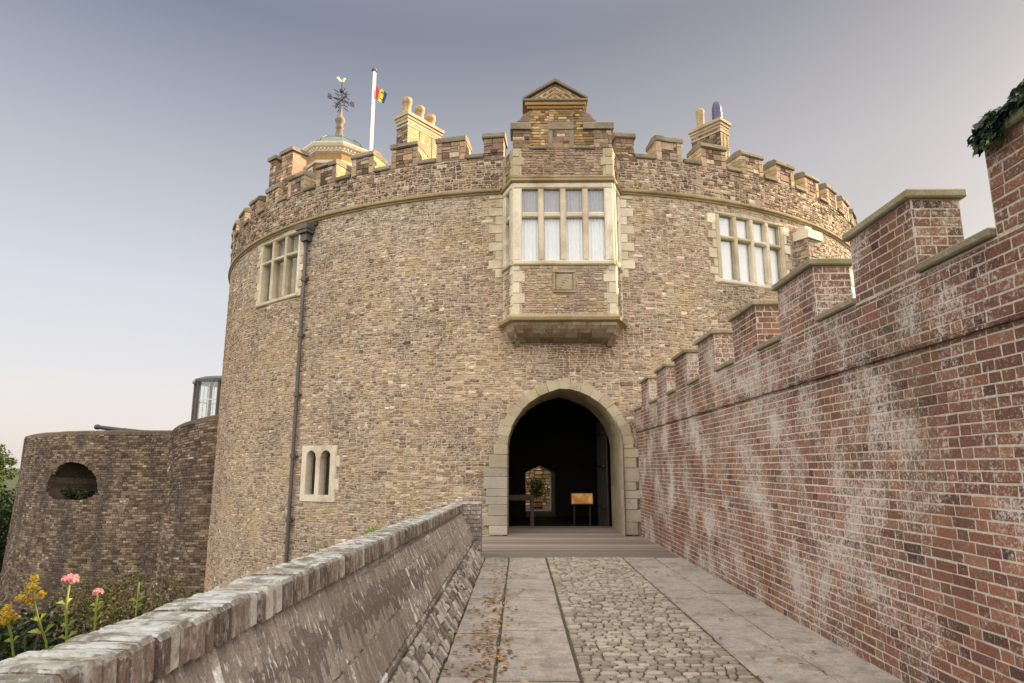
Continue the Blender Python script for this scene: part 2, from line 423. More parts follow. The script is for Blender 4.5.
# ------------------------------------------------------------------ mesh builder
class MB:
    def __init__(self):
        self.v = []; self.f = []; self.t = []; self.m = []; self.mats = []; self.smooth = False
    def mi(self, mat):
        if mat not in self.mats:
            self.mats.append(mat)
        return self.mats.index(mat)
    def add(self, verts, faces, t=None, mat=None):
        o = len(self.v)
        self.v.extend([tuple(x) for x in verts])
        if t is None:
            t = random.random()
        self.t.extend([t] * len(verts))
        k = self.mi(mat) if mat else 0
        for f in faces:
            self.f.append(tuple(i + o for i in f)); self.m.append(k)
    def box(self, x0, x1, y0, y1, z0, z1, t=None, mat=None, xf=None, bev=0.0):
        if bev <= 0:
            vs = [(x0, y0, z0), (x1, y0, z0), (x1, y1, z0), (x0, y1, z0), (x0, y0, z1), (x1, y0, z1), (x1, y1, z1), (x0, y1, z1)]
            fs = [(0, 3, 2, 1), (4, 5, 6, 7), (0, 1, 5, 4), (1, 2, 6, 5), (2, 3, 7, 6), (3, 0, 4, 7)]
        else:
            b = min(bev, (x1 - x0) * .45, (y1 - y0) * .45, (z1 - z0) * .45)
            bm = bmesh.new()
            bmesh.ops.create_cube(bm, size=1)
            for v in bm.verts:
                v.co = ((x0 + x1) / 2 + v.co.x * (x1 - x0), (y0 + y1) / 2 + v.co.y * (y1 - y0), (z0 + z1) / 2 + v.co.z * (z1 - z0))
            bmesh.ops.bevel(bm, geom=bm.edges[:], offset=b, segments=1, affect='EDGES', profile=.5)
            bm.verts.index_update()
            vs = [tuple(v.co) for v in bm.verts]
            fs = [tuple(v.index for v in f.verts) for f in bm.faces]
            bm.free()
        if xf:
            vs = [tuple(xf(Vector(p))) for p in vs]
        self.add(vs, fs, t, mat)
    def prism(self, pts, f0, f1, t=None, mat=None):
        """pts: closed 2D outline; f0/f1 map (a, b) to the two end faces."""
        n = len(pts)
        vs = [tuple(f0(*p)) for p in pts] + [tuple(f1(*p)) for p in pts]
        fs = [tuple(range(n)), tuple(reversed(range(n, 2 * n)))]
        fs += [(i, i + n, (i + 1) % n + n, (i + 1) % n) for i in range(n)]
        self.add(vs, fs, t, mat)
    def tube(self, pts, r, n=8, t=None, mat=None, caps=True):
        pts = [Vector(p) for p in pts]
        if isinstance(r, (int, float)):
            r = [r] * len(pts)
        vs, fs = [], []
        for i, p in enumerate(pts):
            d = (pts[min(i + 1, len(pts) - 1)] - pts[max(i - 1, 0)]).normalized()
            a = d.cross(Vector((0, 0, 1)) if abs(d.z) < .95 else Vector((1, 0, 0))).normalized()
            b = d.cross(a)
            for k in range(n):
                w = 2 * PI * k / n
                vs.append(tuple(p + (a * math.cos(w) + b * math.sin(w)) * r[i]))
        for i in range(len(pts) - 1):
            for k in range(n):
                fs.append((i * n + k, i * n + (k + 1) % n, (i + 1) * n + (k + 1) % n, (i + 1) * n + k))
        if caps:
            fs.append(tuple(range(n))); fs.append(tuple((len(pts) - 1) * n + k for k in reversed(range(n))))
        self.add(vs, fs, t, mat)
    def lathe(self, prof, c, n=16, t=None, mat=None, rot=0.0):
        vs, fs = [], []
        for (r, z) in prof:
            for k in range(n):
                w = 2 * PI * k / n + rot
                vs.append((c[0] + r * math.cos(w), c[1] + r * math.sin(w), c[2] + z))
        for i in range(len(prof) - 1):
            for k in range(n):
                fs.append((i * n + k, i * n + (k + 1) % n, (i + 1) * n + (k + 1) % n, (i + 1) * n + k))
        fs.append(tuple(reversed(range(n)))); fs.append(tuple((len(prof) - 1) * n + k for k in range(n)))
        self.add(vs, fs, t, mat)
    def stone(self, fn, u0, u1, v0, v1, d, jit, bev, rng, t=None, mat=None, depth=.03, dome=0.0):
        """One masonry unit on a surface fn(u, v, d): back outline, chamfer, front face."""
        j = lambda: rng.uniform(-jit, jit)
        c = [(u0 + j(), v0 + j()), (u1 + j(), v0 + j()), (u1 + j(), v1 + j()), (u0 + j(), v1 + j())]
        cu = sum(a for a, _ in c) / 4; cv = sum(b for _, b in c) / 4
        w = max(u1 - u0, .01); hh = max(v1 - v0, .01)
        ku = max(.2, 1 - 2 * bev / w); kv = max(.2, 1 - 2 * bev / hh)
        tilt = rng.uniform(-.3, .3) * d
        back = [fn(a, b, -depth) for a, b in c]
        mid = [fn(a, b, d * .35) for a, b in c]
        fr = [fn(cu + (a - cu) * ku + j() * .5, cv + (b - cv) * kv + j() * .5, d + (tilt if i in (0, 1) else -tilt)) for i, (a, b) in enumerate(c)]
        vs = back + mid + fr
        fs = []
        for k in range(4):
            n2 = (k + 1) % 4
            fs.append((k, n2, n2 + 4, k + 4)); fs.append((k + 4, n2 + 4, n2 + 8, k + 8))
        if dome > 0:
            vs = vs + [fn(cu, cv, d + dome)]
            for k in range(4):
                fs.append((k + 8, (k + 1) % 4 + 8, 12))
        else:
            fs.append((8, 9, 10, 11))
        self.add(vs, fs, rng.random() if t is None else t, mat)
    def rubble(self, fn, u0, u1, v0, v1, d, rng, t=None, mat=None, depth=.03, g=.008):
        """A roughly rounded stone: eight-sided outline, two chamfer rings, uneven face."""
        u0 += g; u1 -= g; v0 += g; v1 -= g
        w, h = u1 - u0, v1 - v0
        if w < .015 or h < .012: return
        cu, cv = (u0 + u1) / 2, (v0 + v1) / 2
        k = [rng.uniform(.10, .42) for _ in range(4)]
        e = min(w, h)
        pts = [(u0 + e * k[0], v0), (u1 - e * k[1], v0), (u1, v0 + e * k[1]), (u1, v1 - e * k[2]), (u1 - e * k[2], v1), (u0 + e * k[3], v1), (u0, v1 - e * k[3]), (u0, v0 + e * k[0])]
        j = min(.012, e * .1)
        pts = [(a + rng.uniform(-j, j), b + rng.uniform(-j, j)) for a, b in pts]
        tu, tv = rng.uniform(-.5, .5) * d, rng.uniform(-.5, .5) * d
        def rg_(kk, dd, tilt):
            ku = 1 - 2 * kk / w if w > 4 * kk else .5; kv = 1 - 2 * kk / h if h > 4 * kk else .5
            return [fn(cu + (a - cu) * ku, cv + (b - cv) * kv, dd + tilt * (tu * (a - cu) / w + tv * (b - cv) / h) * 2) for a, b in pts]
        vs = rg_(0, -depth, 0) + rg_(0, d * .3, .5) + rg_(.010, d, 1)
        fs = [tuple(range(16, 24))]
        for r in range(2):
            for i in range(8):
                fs.append((r * 8 + i, r * 8 + (i + 1) % 8, (r + 1) * 8 + (i + 1) % 8, (r + 1) * 8 + i))
        self.add(vs, fs, rng.random() if t is None else t, mat)
    def build(self, name, mat, parent=None, smooth=False, loc=None):
        me = bpy.data.meshes.new(name)
        vs = self.v
        off = Vector(loc) if loc is not None else None
        if off is not None:
            vs = [(a - off.x, b - off.y, c - off.z) for a, b, c in vs]
        me.from_pydata(vs, [], self.f)
        mats = self.mats if self.mats else [mat]
        for k in mats:
            me.materials.append(M[k] if isinstance(k, str) else k)
        if self.mats:
            me.polygons.foreach_set('material_index', self.m)
        at = me.attributes.new('tone', 'FLOAT', 'POINT')
        at.data.foreach_set('value', np.array(self.t, dtype=np.float32))
        if smooth:
            me.polygons.foreach_set('use_smooth', [True] * len(me.polygons))
        me.update()
        bm = bmesh.new(); bm.from_mesh(me)
        bmesh.ops.recalc_face_normals(bm, faces=bm.faces[:])
        bm.to_mesh(me); bm.free()
        o = bpy.data.objects.new(name, me)
        col.objects.link(o)
        if off is not None:
            o.location = off
        if parent is not None:
            o.parent = parent
            o.matrix_parent_inverse = Matrix.Translation(world_loc(parent)).inverted()
        return o

WL = {}
def world_loc(o):
    v = Vector(o.location)
    # parts are built in world coordinates: location of a child counts from its parent's basis
    if o.parent is not None and o.name not in WL:
        return Vector(o.location)
    return v

def tag(o, label=None, cat=None, group=None, kind=None):
    if label: o['label'] = label
    if cat: o['category'] = cat
    if group: o['group'] = group
    if kind: o['kind'] = kind
    return o

def thing(name, label, cat, loc, group=None):
    o = bpy.data.objects.new(name, None)
    o.empty_display_size = .2
    o.location = loc
    col.objects.link(o)
    return tag(o, label, cat, group)

def structure(o):
    o['kind'] = 'structure'
    return o

def pieces(u0, u1, v0, v1, rng, minh=.075, maxh=.15, maxw=.34, rowh=(.2, .42), chunk=(.25, .8)):
    """Random squared rubble brought to courses: yields rectangles."""
    out = []
    base = (maxh, maxw)
    def split(a, b, c, d):
        w, h = b - a, d - c
        q = 1 + .55 * mnoise.noise(Vector((a * .9 + 11, c * 1.3, 2))) + .25 * mnoise.noise(Vector((a * 4, c * 5, 7)))
        maxh, maxw = base[0] * q, base[1] * q
        if h > maxh or (h > 2 * minh and rng.random() < .45):
            k = c + h * rng.uniform(.35, .65)
            split(a, b, c, k); split(a, b, k, d); return
        if w > maxw or (w > 2.6 * h and rng.random() < .55) :
            k = a + w * rng.uniform(.3, .7)
            split(a, k, c, d); split(k, b, c, d); return
        out.append((a, b, c, d))
    v = v0
    while v < v1 - .02:
        h = min(rng.uniform(*rowh), v1 - v)
        if v1 - v - h < .06: h = v1 - v
        u = u0 - rng.uniform(0, .3)
        while u < u1:
            w = rng.uniform(*chunk)
            a, b = max(u, u0), min(u + w, u1)
            if b - a > .03:
                split(a, b, v, v + h)
            u += w
        v += h
    return out

def courses(u0, u1, v0, v1, rng, L=.225, H=.075, half=True, bond='mixed'):
    out = []
    v = v0; k = 0
    while v < v1 - .01:
        h = min(H, v1 - v)
        u = u0 - rng.uniform(0, L)
        i = k
        while u < u1:
            if bond == 'mixed':
                w = L if ((i % 2 == 0) if rng.random() > .15 else (i % 2 == 1)) else L * .5
            else:
                w = L * rng.uniform(.7, 1.2)
            a, b = max(u, u0), min(u + w, u1)
            if b - a > .025:
                out.append((a, b, v, v + h))
            u += w; i += 1
        v += H; k += 1
    return out

def warp(u, v, amp, s=.6):
    a = mnoise.noise(Vector((u * s, v * s * 2, 3.1))) * amp
    b = mnoise.noise(Vector((u * s * 3, v * s * 4, 9.7))) * amp * .35
    return a + b

# ================================================================== GROUND
CX, CY, RK = .9, 29.2, 13.1                 # the keep's centre and radius
def ground_z(x, y):
    d = math.hypot(x - CX, y - CY)
    d2 = math.hypot(x + 13.6, y - 35.2)
    moat = min(d - RK, d2 - 10.5)
    z = -4.6
    if moat > 16:
        z = -4.6 + min(1, (moat - 16) / 10) * 4.2
    if y < -5:
        z = max(z, -4.6 + min(1, (-5 - y) / 2.0) * 4.5)
    return z + .12 * mnoise.noise(Vector((x * .2, y * .2, 0)))
mb = MB()
xs = sorted(set([-900, -500, -250, -120] + list(range(-80, 82, 2)) + [120, 250, 500, 900]))
ys = sorted(set([-900, -500, -250, -120] + list(range(-60, 122, 2)) + [180, 300, 500, 900]))
nx = len(xs)
gv = [(x, y, ground_z(x, y)) for y in ys for x in xs]
gf = [(j * nx + i, j * nx + i + 1, (j + 1) * nx + i + 1, (j + 1) * nx + i) for j in range(len(ys) - 1) for i in range(nx - 1)]
mb.add(gv, gf, .5)
structure(mb.build("ground", 'soil', smooth=True))

# causeway that carries the path over the moat
mb = MB()
mb.box(-1.24, 3.27, -8, 12.28, -5, -.03)
structure(mb.build("causeway", 'joint'))

# paving -------------------------------------------------------------
rng = random.Random(3)
flat = lambda z0: (lambda u, v, d: (u, v, z0 + d))
mb = MB()
def slab_strip(x0, x1, lo, hi, jx=.004, bev=.006):
    y = -3.0
    while y < 12.24:
        L = min(rng.uniform(lo, hi), 12.26 - y)
        if L > .08:
            mb.stone(flat(-.02), x0 + .007 + rng.uniform(0, jx), x1 - .007 - rng.uniform(0, jx), y + .017, y + L - .017,
                     .02 + rng.uniform(-.005, .005), .005, .008, rng, depth=.02, t=.3 + .4 * rng.random())
        y += L
slab_strip(-.64, -.2, .22, .62, .012)
slab_strip(-.2, .46, .55, 1.0)
slab_strip(1.845, 2.42, .8, 1.5)
slab_strip(2.42, 2.9, .5, 1.0)
structure(mb.build("paving_slabs", 'slab'))
mb = MB()
y = -3.0
while y < 12.22:
    h = rng.uniform(.055, .092)
    x = .475
    xs_ = []
    while x < 1.83:
        w = rng.uniform(.07, .165)
        if 1.83 - x - w < .07: w = 1.83 - x
        dy = .02 * mnoise.noise(Vector((x * 2, y * 2, 0)))
        xs_.append((x, min(x + w, 1.83), dy)); x += w
    for a, b, dy in xs_:
        # a rounded sett: two chamfer rings and a low dome
        cx_, cy_ = (a + b) / 2, y + h / 2 + dy
        hw, hh = (b - a) / 2 - .005, h / 2 - .005
        z0 = -.012 + rng.uniform(-.005, .006)
        N = 10
        rad = [1 + rng.uniform(-.08, .05) for _ in range(N)]
        vs, fs = [], []
        for (k, z) in ((1.0, -.03), (1.0, .007), (.92, .014), (.6, .016)):
            for i in range(N):
                w = 2 * PI * (i + .5) / N
                ca, sa = math.cos(w), math.sin(w)
                q = (abs(ca) ** 6 + abs(sa) ** 6) ** (-1 / 6)
                vs.append((cx_ + hw * ca * q * rad[i] * k, cy_ + hh * sa * q * rad[i] * k, z0 + z + rng.uniform(-.001, .001)))
        for r_ in range(3):
            for i in range(N):
                fs.append((r_ * N + i, r_ * N + (i + 1) % N, (r_ + 1) * N + (i + 1) % N, (r_ + 1) * N + i))
        fs.append(tuple(3 * N + i for i in range(N)))
        mb.add(vs, fs, rng.random())
    y += h
structure(mb.build("cobblestones", 'cobble', smooth=True))
mb = MB()
mb.box(-.66, 2.92, -8, 12.28, -.02, -.012, .5)
structure(mb.build("path", 'joint'))
# timber deck across the gap and into the gate passage
mb = MB()
y = 12.28
while y < 18.4:
    w = rng.uniform(.16, .22)
    if y < 15.9:
        xa, xb = -1.0 + rng.uniform(-.02, .02), 2.9
    else:
        xa, xb = -.315, 2.515
    mb.box(xa, xb, y + .008, y + w - .008, -.06, rng.uniform(-.006, .008), rng.random(), bev=.01)
    y += w
mb.box(-1.1, 3.1, 12.3, 16.0, -.4, -.065, .3)
structure(mb.build("timber_deck", 'deck'))

# ================================================================== KEEP
keep = thing("castle_keep", "round grey-brown rubble stone castle with battlements, bay window and dark arched gateway", "castle", (CX, CY, -4.6))
AX = 1.1                                   # axis of gate and oriel
def kp(s, z, d=0.0):
    th = s / RK
    return (CX + (RK + d) * math.sin(th), CY - (RK + d) * math.cos(th), z)
def kpd(deg, z, d=0.0):
    return kp(R_(deg) * RK, z, d)
def kpw(s, z, d):
    return kp(s, z + warp(s, z, .09), d)

ARCH_HW, ARCH_SP, ARCH_TOP = 1.4, 2.15, 3.53
def arch_z(x, hw=ARCH_HW, sp=ARCH_SP, top=ARCH_TOP):
    u = min(1, abs(x) / hw)
    return sp + (top - sp) * (.77 * (1 - u ** 2.8) ** .58 + .23 * (1 - u))
GS = (AX - CX)                              # gate axis in arc length
def in_gate(s, z, grow=0.0):
    x = s - GS - .0
    hw = ARCH_HW + grow
    return abs(x) < hw and z < arch_z(x, hw, ARCH_SP, ARCH_TOP + grow * 1.0)
WIN_L = (-10.1, -7.82, 6.5, 8.62)           # s0, s1, z0, z1
WIN_R = (4.52, 7.02, 6.45, 8.5)
WIN_S = (-7.2, -5.96, .7, 2.17)
rects = [WIN_L, WIN_R, WIN_S]
BAY = (-1.48 + GS, 1.48 + GS, 4.9, 10.5)

def clip_rects(a, b, c, d, rs):
    """Trim a stone against openings; None if it lies inside one."""
    for (r0, r1, q0, q1) in rs:
        if b <= r0 or a >= r1 or d <= q0 or c >= q1:
            continue
        opts = [(r0 - a, (a, r0, c, d)), (b - r1, (r1, b, c, d)), (q0 - c, (a, b, c, q0)), (d - q1, (a, b, q1, d))]
        opts.sort(key=lambda o: -o[0])
        if opts[0][0] < .03:
            return None
        a, b, c, d = opts[0][1]
    return a, b, c, d

S_MAX = R_(72) * RK
rng = random.Random(11)
mb = MB()
for (a, b, c, d) in pieces(-S_MAX, S_MAX, -4.0, 8.74, rng, minh=.045, maxh=.11, maxw=.24):
    mid = (a + b) / 2
    if mid > 3.2 and d < 1.5:
        continue                                     # behind the brick wall and below it: nothing can see it
    q = clip_rects(a, b, c, d, rects + [(BAY[0], BAY[1], 5.0, 8.74)])
    if not q: continue
    a, b, c, d = q
    if in_gate(mid, (c + d) / 2, .24): continue
    t = .48 + (rng.random() + rng.random() - 1) * .5
    if rng.random() < .008: t = 1.0
    mb.rubble(kpw, a, b, c, d, rng.uniform(.004, .02), rng, t=t, mat='rubble', g=rng.uniform(.002, .009))
# mortar core with openings cut
ds, dz = .2, .2
ss = np.arange(-180, 180.01, .85)
zz = np.arange(-5, 8.8, .16)
verts = [kpd(a, z, .0) for z in zz for a in ss]
ns = len(ss); faces = []
for j in range(len(zz) - 1):
    zm = (zz[j] + zz[j + 1]) / 2
    for i in range(ns - 1):
        sm = R_((ss[i] + ss[i + 1]) / 2) * RK
        if in_gate(sm, zm, .12): continue
        if any(r[0] + .08 < sm < r[1] - .08 and r[2] + .06 < zm < r[3] - .06 for r in rects): continue
        if BAY[0] + .1 < sm < BAY[1] - .1 and 6.4 < zm < 8.7: continue
        faces.append((j * ns + i, j * ns + i + 1, (j + 1) * ns + i + 1, (j + 1) * ns + i))
mb.add(verts, faces, .5, 'mortar')
keep_wall = mb.build("wall", 'rubble', keep)

# string course ring
def ring(mb, prof, a0, a1, step=1.2, skip=None, t=.5, fn=kpd):
    n = max(2, int((a1 - a0) / step))
    vs = []
    for i in range(n + 1):
        a = a0 + (a1 - a0) * i / n
        for (d, z) in prof:
            vs.append(fn(a, z, d))
    k = len(prof); fs = []
    for i in range(n):
        for j in range(k):
            fs.append((i * k + j, (i + 1) * k + j, (i + 1) * k + (j + 1) % k, i * k + (j + 1) % k))
    fs.append(tuple(range(k))); fs.append(tuple(n * k + j for j in reversed(range(k))))
    mb.add(vs, fs, t)
sprof = [(-.05, 8.70), (.04, 8.70), (.05, 8.735), (.10, 8.76), (.105, 8.80), (.05, 8.83), (.03, 8.88), (-.05, 8.88)]
bd = math.degrees((BAY[1] - GS + .12) / RK); gd = math.degrees(GS / RK)
mb = MB()
ring(mb, sprof, -180, gd - bd); ring(mb, sprof, gd + bd, 180)
mb.build("string_course", 'string', keep)

# parapet rubble
def kpp(s, z, d): return kp(s, z + warp(s + 40, z, .03), d + .03)
mb = MB()
rng = random.Random(12)
for (a, b, c, d) in pieces(-S_MAX - 1, S_MAX + 1, 8.88, 9.74, rng, minh=.055, maxh=.125, maxw=.23):
    if BAY[0] - .02 < (a + b) / 2 < BAY[1] + .02: continue
    mb.rubble(kpp, a, b, c, d, rng.uniform(.004, .022), rng, mat='parapet', g=rng.uniform(.005, .009))
vs = []; fs = []
aa = np.arange(-180, 180.1, 2)
for a in aa:
    vs += [kpd(a, 8.86, .03), kpd(a, 9.76, .03), kpd(a, 9.76, -.55), kpd(a, 8.86, -.55)]
for i in range(len(aa) - 1):
    for j in range(4):
        fs.append((i * 4 + j, (i + 1) * 4 + j, (i + 1) * 4 + (j + 1) % 4, i * 4 + (j + 1) % 4))
mb.add(vs, fs, .5, 'mortar')
mb.build("parapet", 'parapet', keep)
# roof behind the parapet, open over the inner court
mb = MB()
vs = [(CX, 25.0, 9.1)]; n = 40
pts = []
for i in range(n + 1):
    a = -75 + 150 * i / n
    pts.append(kpd(a, 9.2, -.5))
mb.add(pts + [(p[0], p[1], p[2] - .3) for p in pts],
       [tuple(range(n + 1)), tuple(reversed(range(n + 1, 2 * n + 2)))], .5)
mb.build("roof", 'lead', keep)

def coping_blocks(mb, sa, sb, z, rg):
    cuts = [sa] + sorted([sa + (sb - sa) * rg.uniform(.3, .7)] if rg.random() < .75 else []) + [sb]
    for a, b in zip(cuts[:-1], cuts[1:]):
        j = lambda: rg.uniform(-.014, .014)
        zz = z + .004
        prof = [(-.62 + j(), zz), (.07 + j(), zz), (.10 + j(), zz + .03), (.085 + j(), zz + .13 + j()), (.03 + j(), zz + .165 + j()), (-.2, zz + .20 + j()), (-.62, zz + .10)]
        vs = [kp(s + dd, zq, d) for s, dd in ((a + .004, 0), (b - .004, 0)) for (d, zq) in prof]
        k = len(prof)
        mb.add(vs, [tuple(range(k)), tuple(reversed(range(k, 2 * k)))] + [(i, (i + 1) % k, k + (i + 1) % k, k + i) for i in range(k)], rg.random())

# merlons with weathered copings, low sills between them
half = 1.72
mer_c = [14.05 + 6 * k for k in range(0, 11)] + [-12.15 - 6 * k for k in range(0, 11)]
rngm = random.Random(21)
for ci, c0 in enumerate(mer_c):
    h2 = half * rngm.uniform(.95, 1.04)
    z1 = 10.30 + rngm.uniform(-.02, .02)
    s0, s1 = R_(c0 - h2) * RK, R_(c0 + h2) * RK
    mb = MB()
    # core
    vs = [kp(s, z, d) for z in (9.72, z1) for (s, d) in ((s0 + .01, .02), (s1 - .01, .02), (s1 - .01, -.55), (s0 + .01, -.55))]
    mb.add(vs, [(0, 1, 2, 3), (7, 6, 5, 4), (0, 4, 5, 1), (1, 5, 6, 2), (2, 6, 7, 3), (3, 7, 4, 0)], .6, 'parapet')
    if abs(c0) < 74:
        # corner blocks of dressed stone, rubble between them
        for (a, b, c, d) in pieces(s0 + .16, s1 - .16, 9.75, z1, rngm, minh=.08, maxh=.2, maxw=.34):
            mb.stone(kpp, a + .006, b - .006, c + .006, d - .006, rngm.uniform(.002, .02), .006, .01, rngm, mat='parapet')
        for (q0, q1, qs) in ((s0, s0 + .16, -1), (s1 - .16, s1, 1)):
            z = 9.75
            while z < z1 - .05:
                hh = min(rngm.uniform(.17, .3), z1 - z)
                mb.stone(kpp, q0 + .004, q1 - .004, z + .004, z + hh - .004, .022, .004, .008, rngm, t=rngm.uniform(.55, .95), mat='parapet')
                z += hh
        # side faces
        for (sv, sg) in ((s0 - .002, -1), (s1 + .002, 1)):
            fn = lambda u, v, d, sv=sv, sg=sg: kp(sv + sg * d, v, u)
            for (a, b, c, d) in pieces(-.55, .05, 9.75, z1, rngm, minh=.1, maxh=.24, maxw=.36):
                mb.stone(fn, a + .004, b - .004, c + .004, d - .004, rngm.uniform(.004, .012), .004, .006, rngm, mat='render')
    o = mb.build("merlon", 'parapet', keep)
    mb = MB()
    coping_blocks(mb, s0 - .025, s1 + .025, z1, rngm)
    mb.build("coping", 'cope_stone', o)
    # sill on the next crenel
    nxt = None
    if c0 > 0 or c0 < 0:
        a0, a1 = (c0 + half, c0 + 6 - half) if c0 > 0 else (c0 - 6 + half, c0 - half)
        mb = MB()
        ring(mb, [(-.58, 9.745), (.075, 9.745), (.10, 9.77), (.09, 9.86), (.02, 9.885), (-.58, 9.885)], a0 + .15, a1 - .15, .6, t=random.random())
        mb.build("crenel_sill", 'cope_stone', keep)
for a0, a1 in ((-10.2, -8.15), (9.7, 12.2)):
    mb = MB()
    ring(mb, [(-.58, 9.745), (.075, 9.745), (.10, 9.77), (.09, 9.86), (.02, 9.885), (-.58, 9.885)], a0, a1, .6)
    mb.build("crenel_sill", 'cope_stone', keep)

# ---------------------------------------------------------------- windows of the curved wall
def curved_window(win, lights, transom, quoin=True, blind=('blind', 'blind'), room='darkroom', fw=.13, mw=.11):
    s0, s1, z0, z1 = win
    rg = random.Random(int(s0 * 100))
    mb = MB()
    def bar(a, b, c, d, t0=.06, t1=-.2, ch=.03):
        vs = []
        # chamfered front edges
        for (s, z) in ((a, c), (b, c), (b, d), (a, d)): vs.append(kp(s, z, t1))
        for (s, z) in ((a, c), (b, c), (b, d), (a, d)): vs.append(kp(s, z, t0 - ch))
        iu, iv = min(ch, (b - a) * .35), min(ch, (d - c) * .35)
        for (s, z) in ((a + iu, c + iv), (b - iu, c + iv), (b - iu, d - iv), (a + iu, d - iv)): vs.append(kp(s, z, t0))
        fs = [(0, 1, 2, 3), (8, 9, 10, 11)]
        for k in range(4):
            n = (k + 1) % 4
            fs += [(k, n, n + 4, k + 4), (k + 4, n + 4, n + 8, k + 8)]
        mb.add(vs, fs, rg.random())
    bar(s0, s0 + fw, z0 + .12, z1 - .1); bar(s1 - fw, s1, z0 + .12, z1 - .1)
    bar(s0 - .04, s1 + .04, z0, z0 + .12, .10); bar(s0 - .02, s1 + .02, z1 - .1, z1, .055)
    iw = (s1 - s0 - 2 * fw - (lights - 1) * mw) / lights
    cells = []
    x = s0 + fw
    for i in range(lights):
        cells.append((x, x + iw)); x += iw
        if i < lights - 1:
            bar(x, x + mw, z0 + .12, z1 - .1, .045); x += mw
    for (a, b) in cells:
        bar(a, b, transom, transom + .1, .04)
    if quoin:
        for side in (-1, 1):
            z = z0; k = 0
            while z < z1 - .1:
                hh = min(rg.uniform(.2, .3), z1 - z)
                w = .26 if k % 2 else .12
                a, b = (s0 - w, s0 - .002) if side < 0 else (s1 + .002, s1 + w)
                mb.stone(kp, a, b - .0, z + .004, z + hh - .004, .045, .004, .01, rg)
                z += hh; k += 1
    o = mb.build("window", 'cream', keep)
    for (a, b) in cells:
        for ri, (c, d) in enumerate(((z0 + .12, transom), (transom + .1, z1 - .1))):
            g = MB()
            g.add([kp(a, c, -.1), kp(b, c, -.1), kp(b, d, -.1), kp(a, d, -.1)], [(0, 1, 2, 3)])
            g.build("pane", 'glass', o)
            if blind[ri]:
                g = MB()
                n = 8; vs = []
                for k in range(n + 1):
                    s = a + .01 + (b - a - .02) * k / n
                    dd = -.128 + .012 * math.sin(k * 2.1)
                    vs += [kp(s, c + .01, dd), kp(s, d - .01, dd)]
                g.add(vs, [(2 * k, 2 * k + 2, 2 * k + 3, 2 * k + 1) for k in range(n)])
                g.build("blind", blind[ri], o)
    g = MB()
    bd_ = -.3 if room == "tanroom" else -.6
    g.add([kp(s0, z0, bd_), kp(s1, z0, bd_), kp(s1, z1, bd_), kp(s0, z1, bd_), kp(s0, z0, -.21), kp(s1, z0, -.21), kp(s1, z1, -.21), kp(s0, z1, -.21)],
          [(0, 1, 2, 3), (0, 1, 5, 4), (1, 2, 6, 5), (2, 3, 7, 6), (3, 0, 4, 7)])
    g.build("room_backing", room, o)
    return o
curved_window(WIN_L, 3, 7.85, blind=(None, None), room='tanroom')
curved_window(WIN_R, 4, 7.72)

# small twin arched window low on the left
s0, s1, z0, z1 = WIN_S
mb = MB()
cells = [(s0 + .17, s0 + .17 + .36), (s1 - .17 - .36, s1 - .17)]
rise = .17
def two_light_face(d):
    pass
# face made of vertical strips with arched heads
n = 48
xsn = np.linspace(s0, s1, n + 1)
def light_span(s):
    for (a, b) in cells:
        if a < s < b:
            c = (a + b) / 2; hw = (b - a) / 2
            return z0 + .17, z1 - .30 + math.sqrt(max(0, 1 - ((s - c) / hw) ** 2)) * rise
    return None
for i in range(n):
    a, b = xsn[i], xsn[i + 1]
    sp = light_span((a + b) / 2)
    spans = [(z0, z1)] if sp is None else [(z0, sp[0]), (sp[1], z1)]
    for (c, d) in spans:
        vs = [kp(a, c, .045), kp(b, c, .045), kp(b, d, .045), kp(a, d, .045), kp(a, c, -.2), kp(b, c, -.2), kp(b, d, -.2), kp(a, d, -.2)]
        mb.add(vs, [(0, 1, 2, 3), (7, 6, 5, 4), (0, 4, 5, 1), (1, 5, 6, 2), (2, 6, 7, 3), (3, 7, 4, 0)], .7)
rg = random.Random(5)
z = z0; k = 0
while z < z1 - .05:
    hh = min(.3, z1 - z)
    w = .14 if k % 2 else .03
    mb.stone(kp, s1 + .002, s1 + w, z + .004, z + hh - .004, .045, .003, .008, rg, t=.8)
    z += hh; k += 1
o = mb.build("window", 'cream', keep)
for (a, b) in cells:
    g = MB()
    g.add([kp(a, z0 + .1, -.13), kp(b, z0 + .1, -.13), kp(b, z1 - .1, -.13), kp(a, z1 - .1, -.13)], [(0, 1, 2, 3)])
    g.build("pane", 'glass', o)
g = MB()
g.add([kp(s0, z0, -.7), kp(s1, z0, -.7), kp(s1, z1, -.7), kp(s0, z1, -.7), kp(s0, z0, -.21), kp(s1, z0, -.21), kp(s1, z1, -.21), kp(s0, z1, -.21)],
      [(0, 1, 2, 3), (0, 1, 5, 4), (1, 2, 6, 5), (2, 3, 7, 6), (3, 0, 4, 7)])
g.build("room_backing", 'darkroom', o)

# lit stone jamb at the far right edge of the curved wall
mb = MB()
z = 6.3; k = 0
rg = random.Random(6)
while z < 7.9:
    mb.stone(kp, R_(49.5) * RK - (.25 if k % 2 else .12), R_(49.5) * RK + .3, z + .004, z + .27, .05, .005, .01, rg)
    z += .28; k += 1
mb.build("quoin", 'cream', keep)

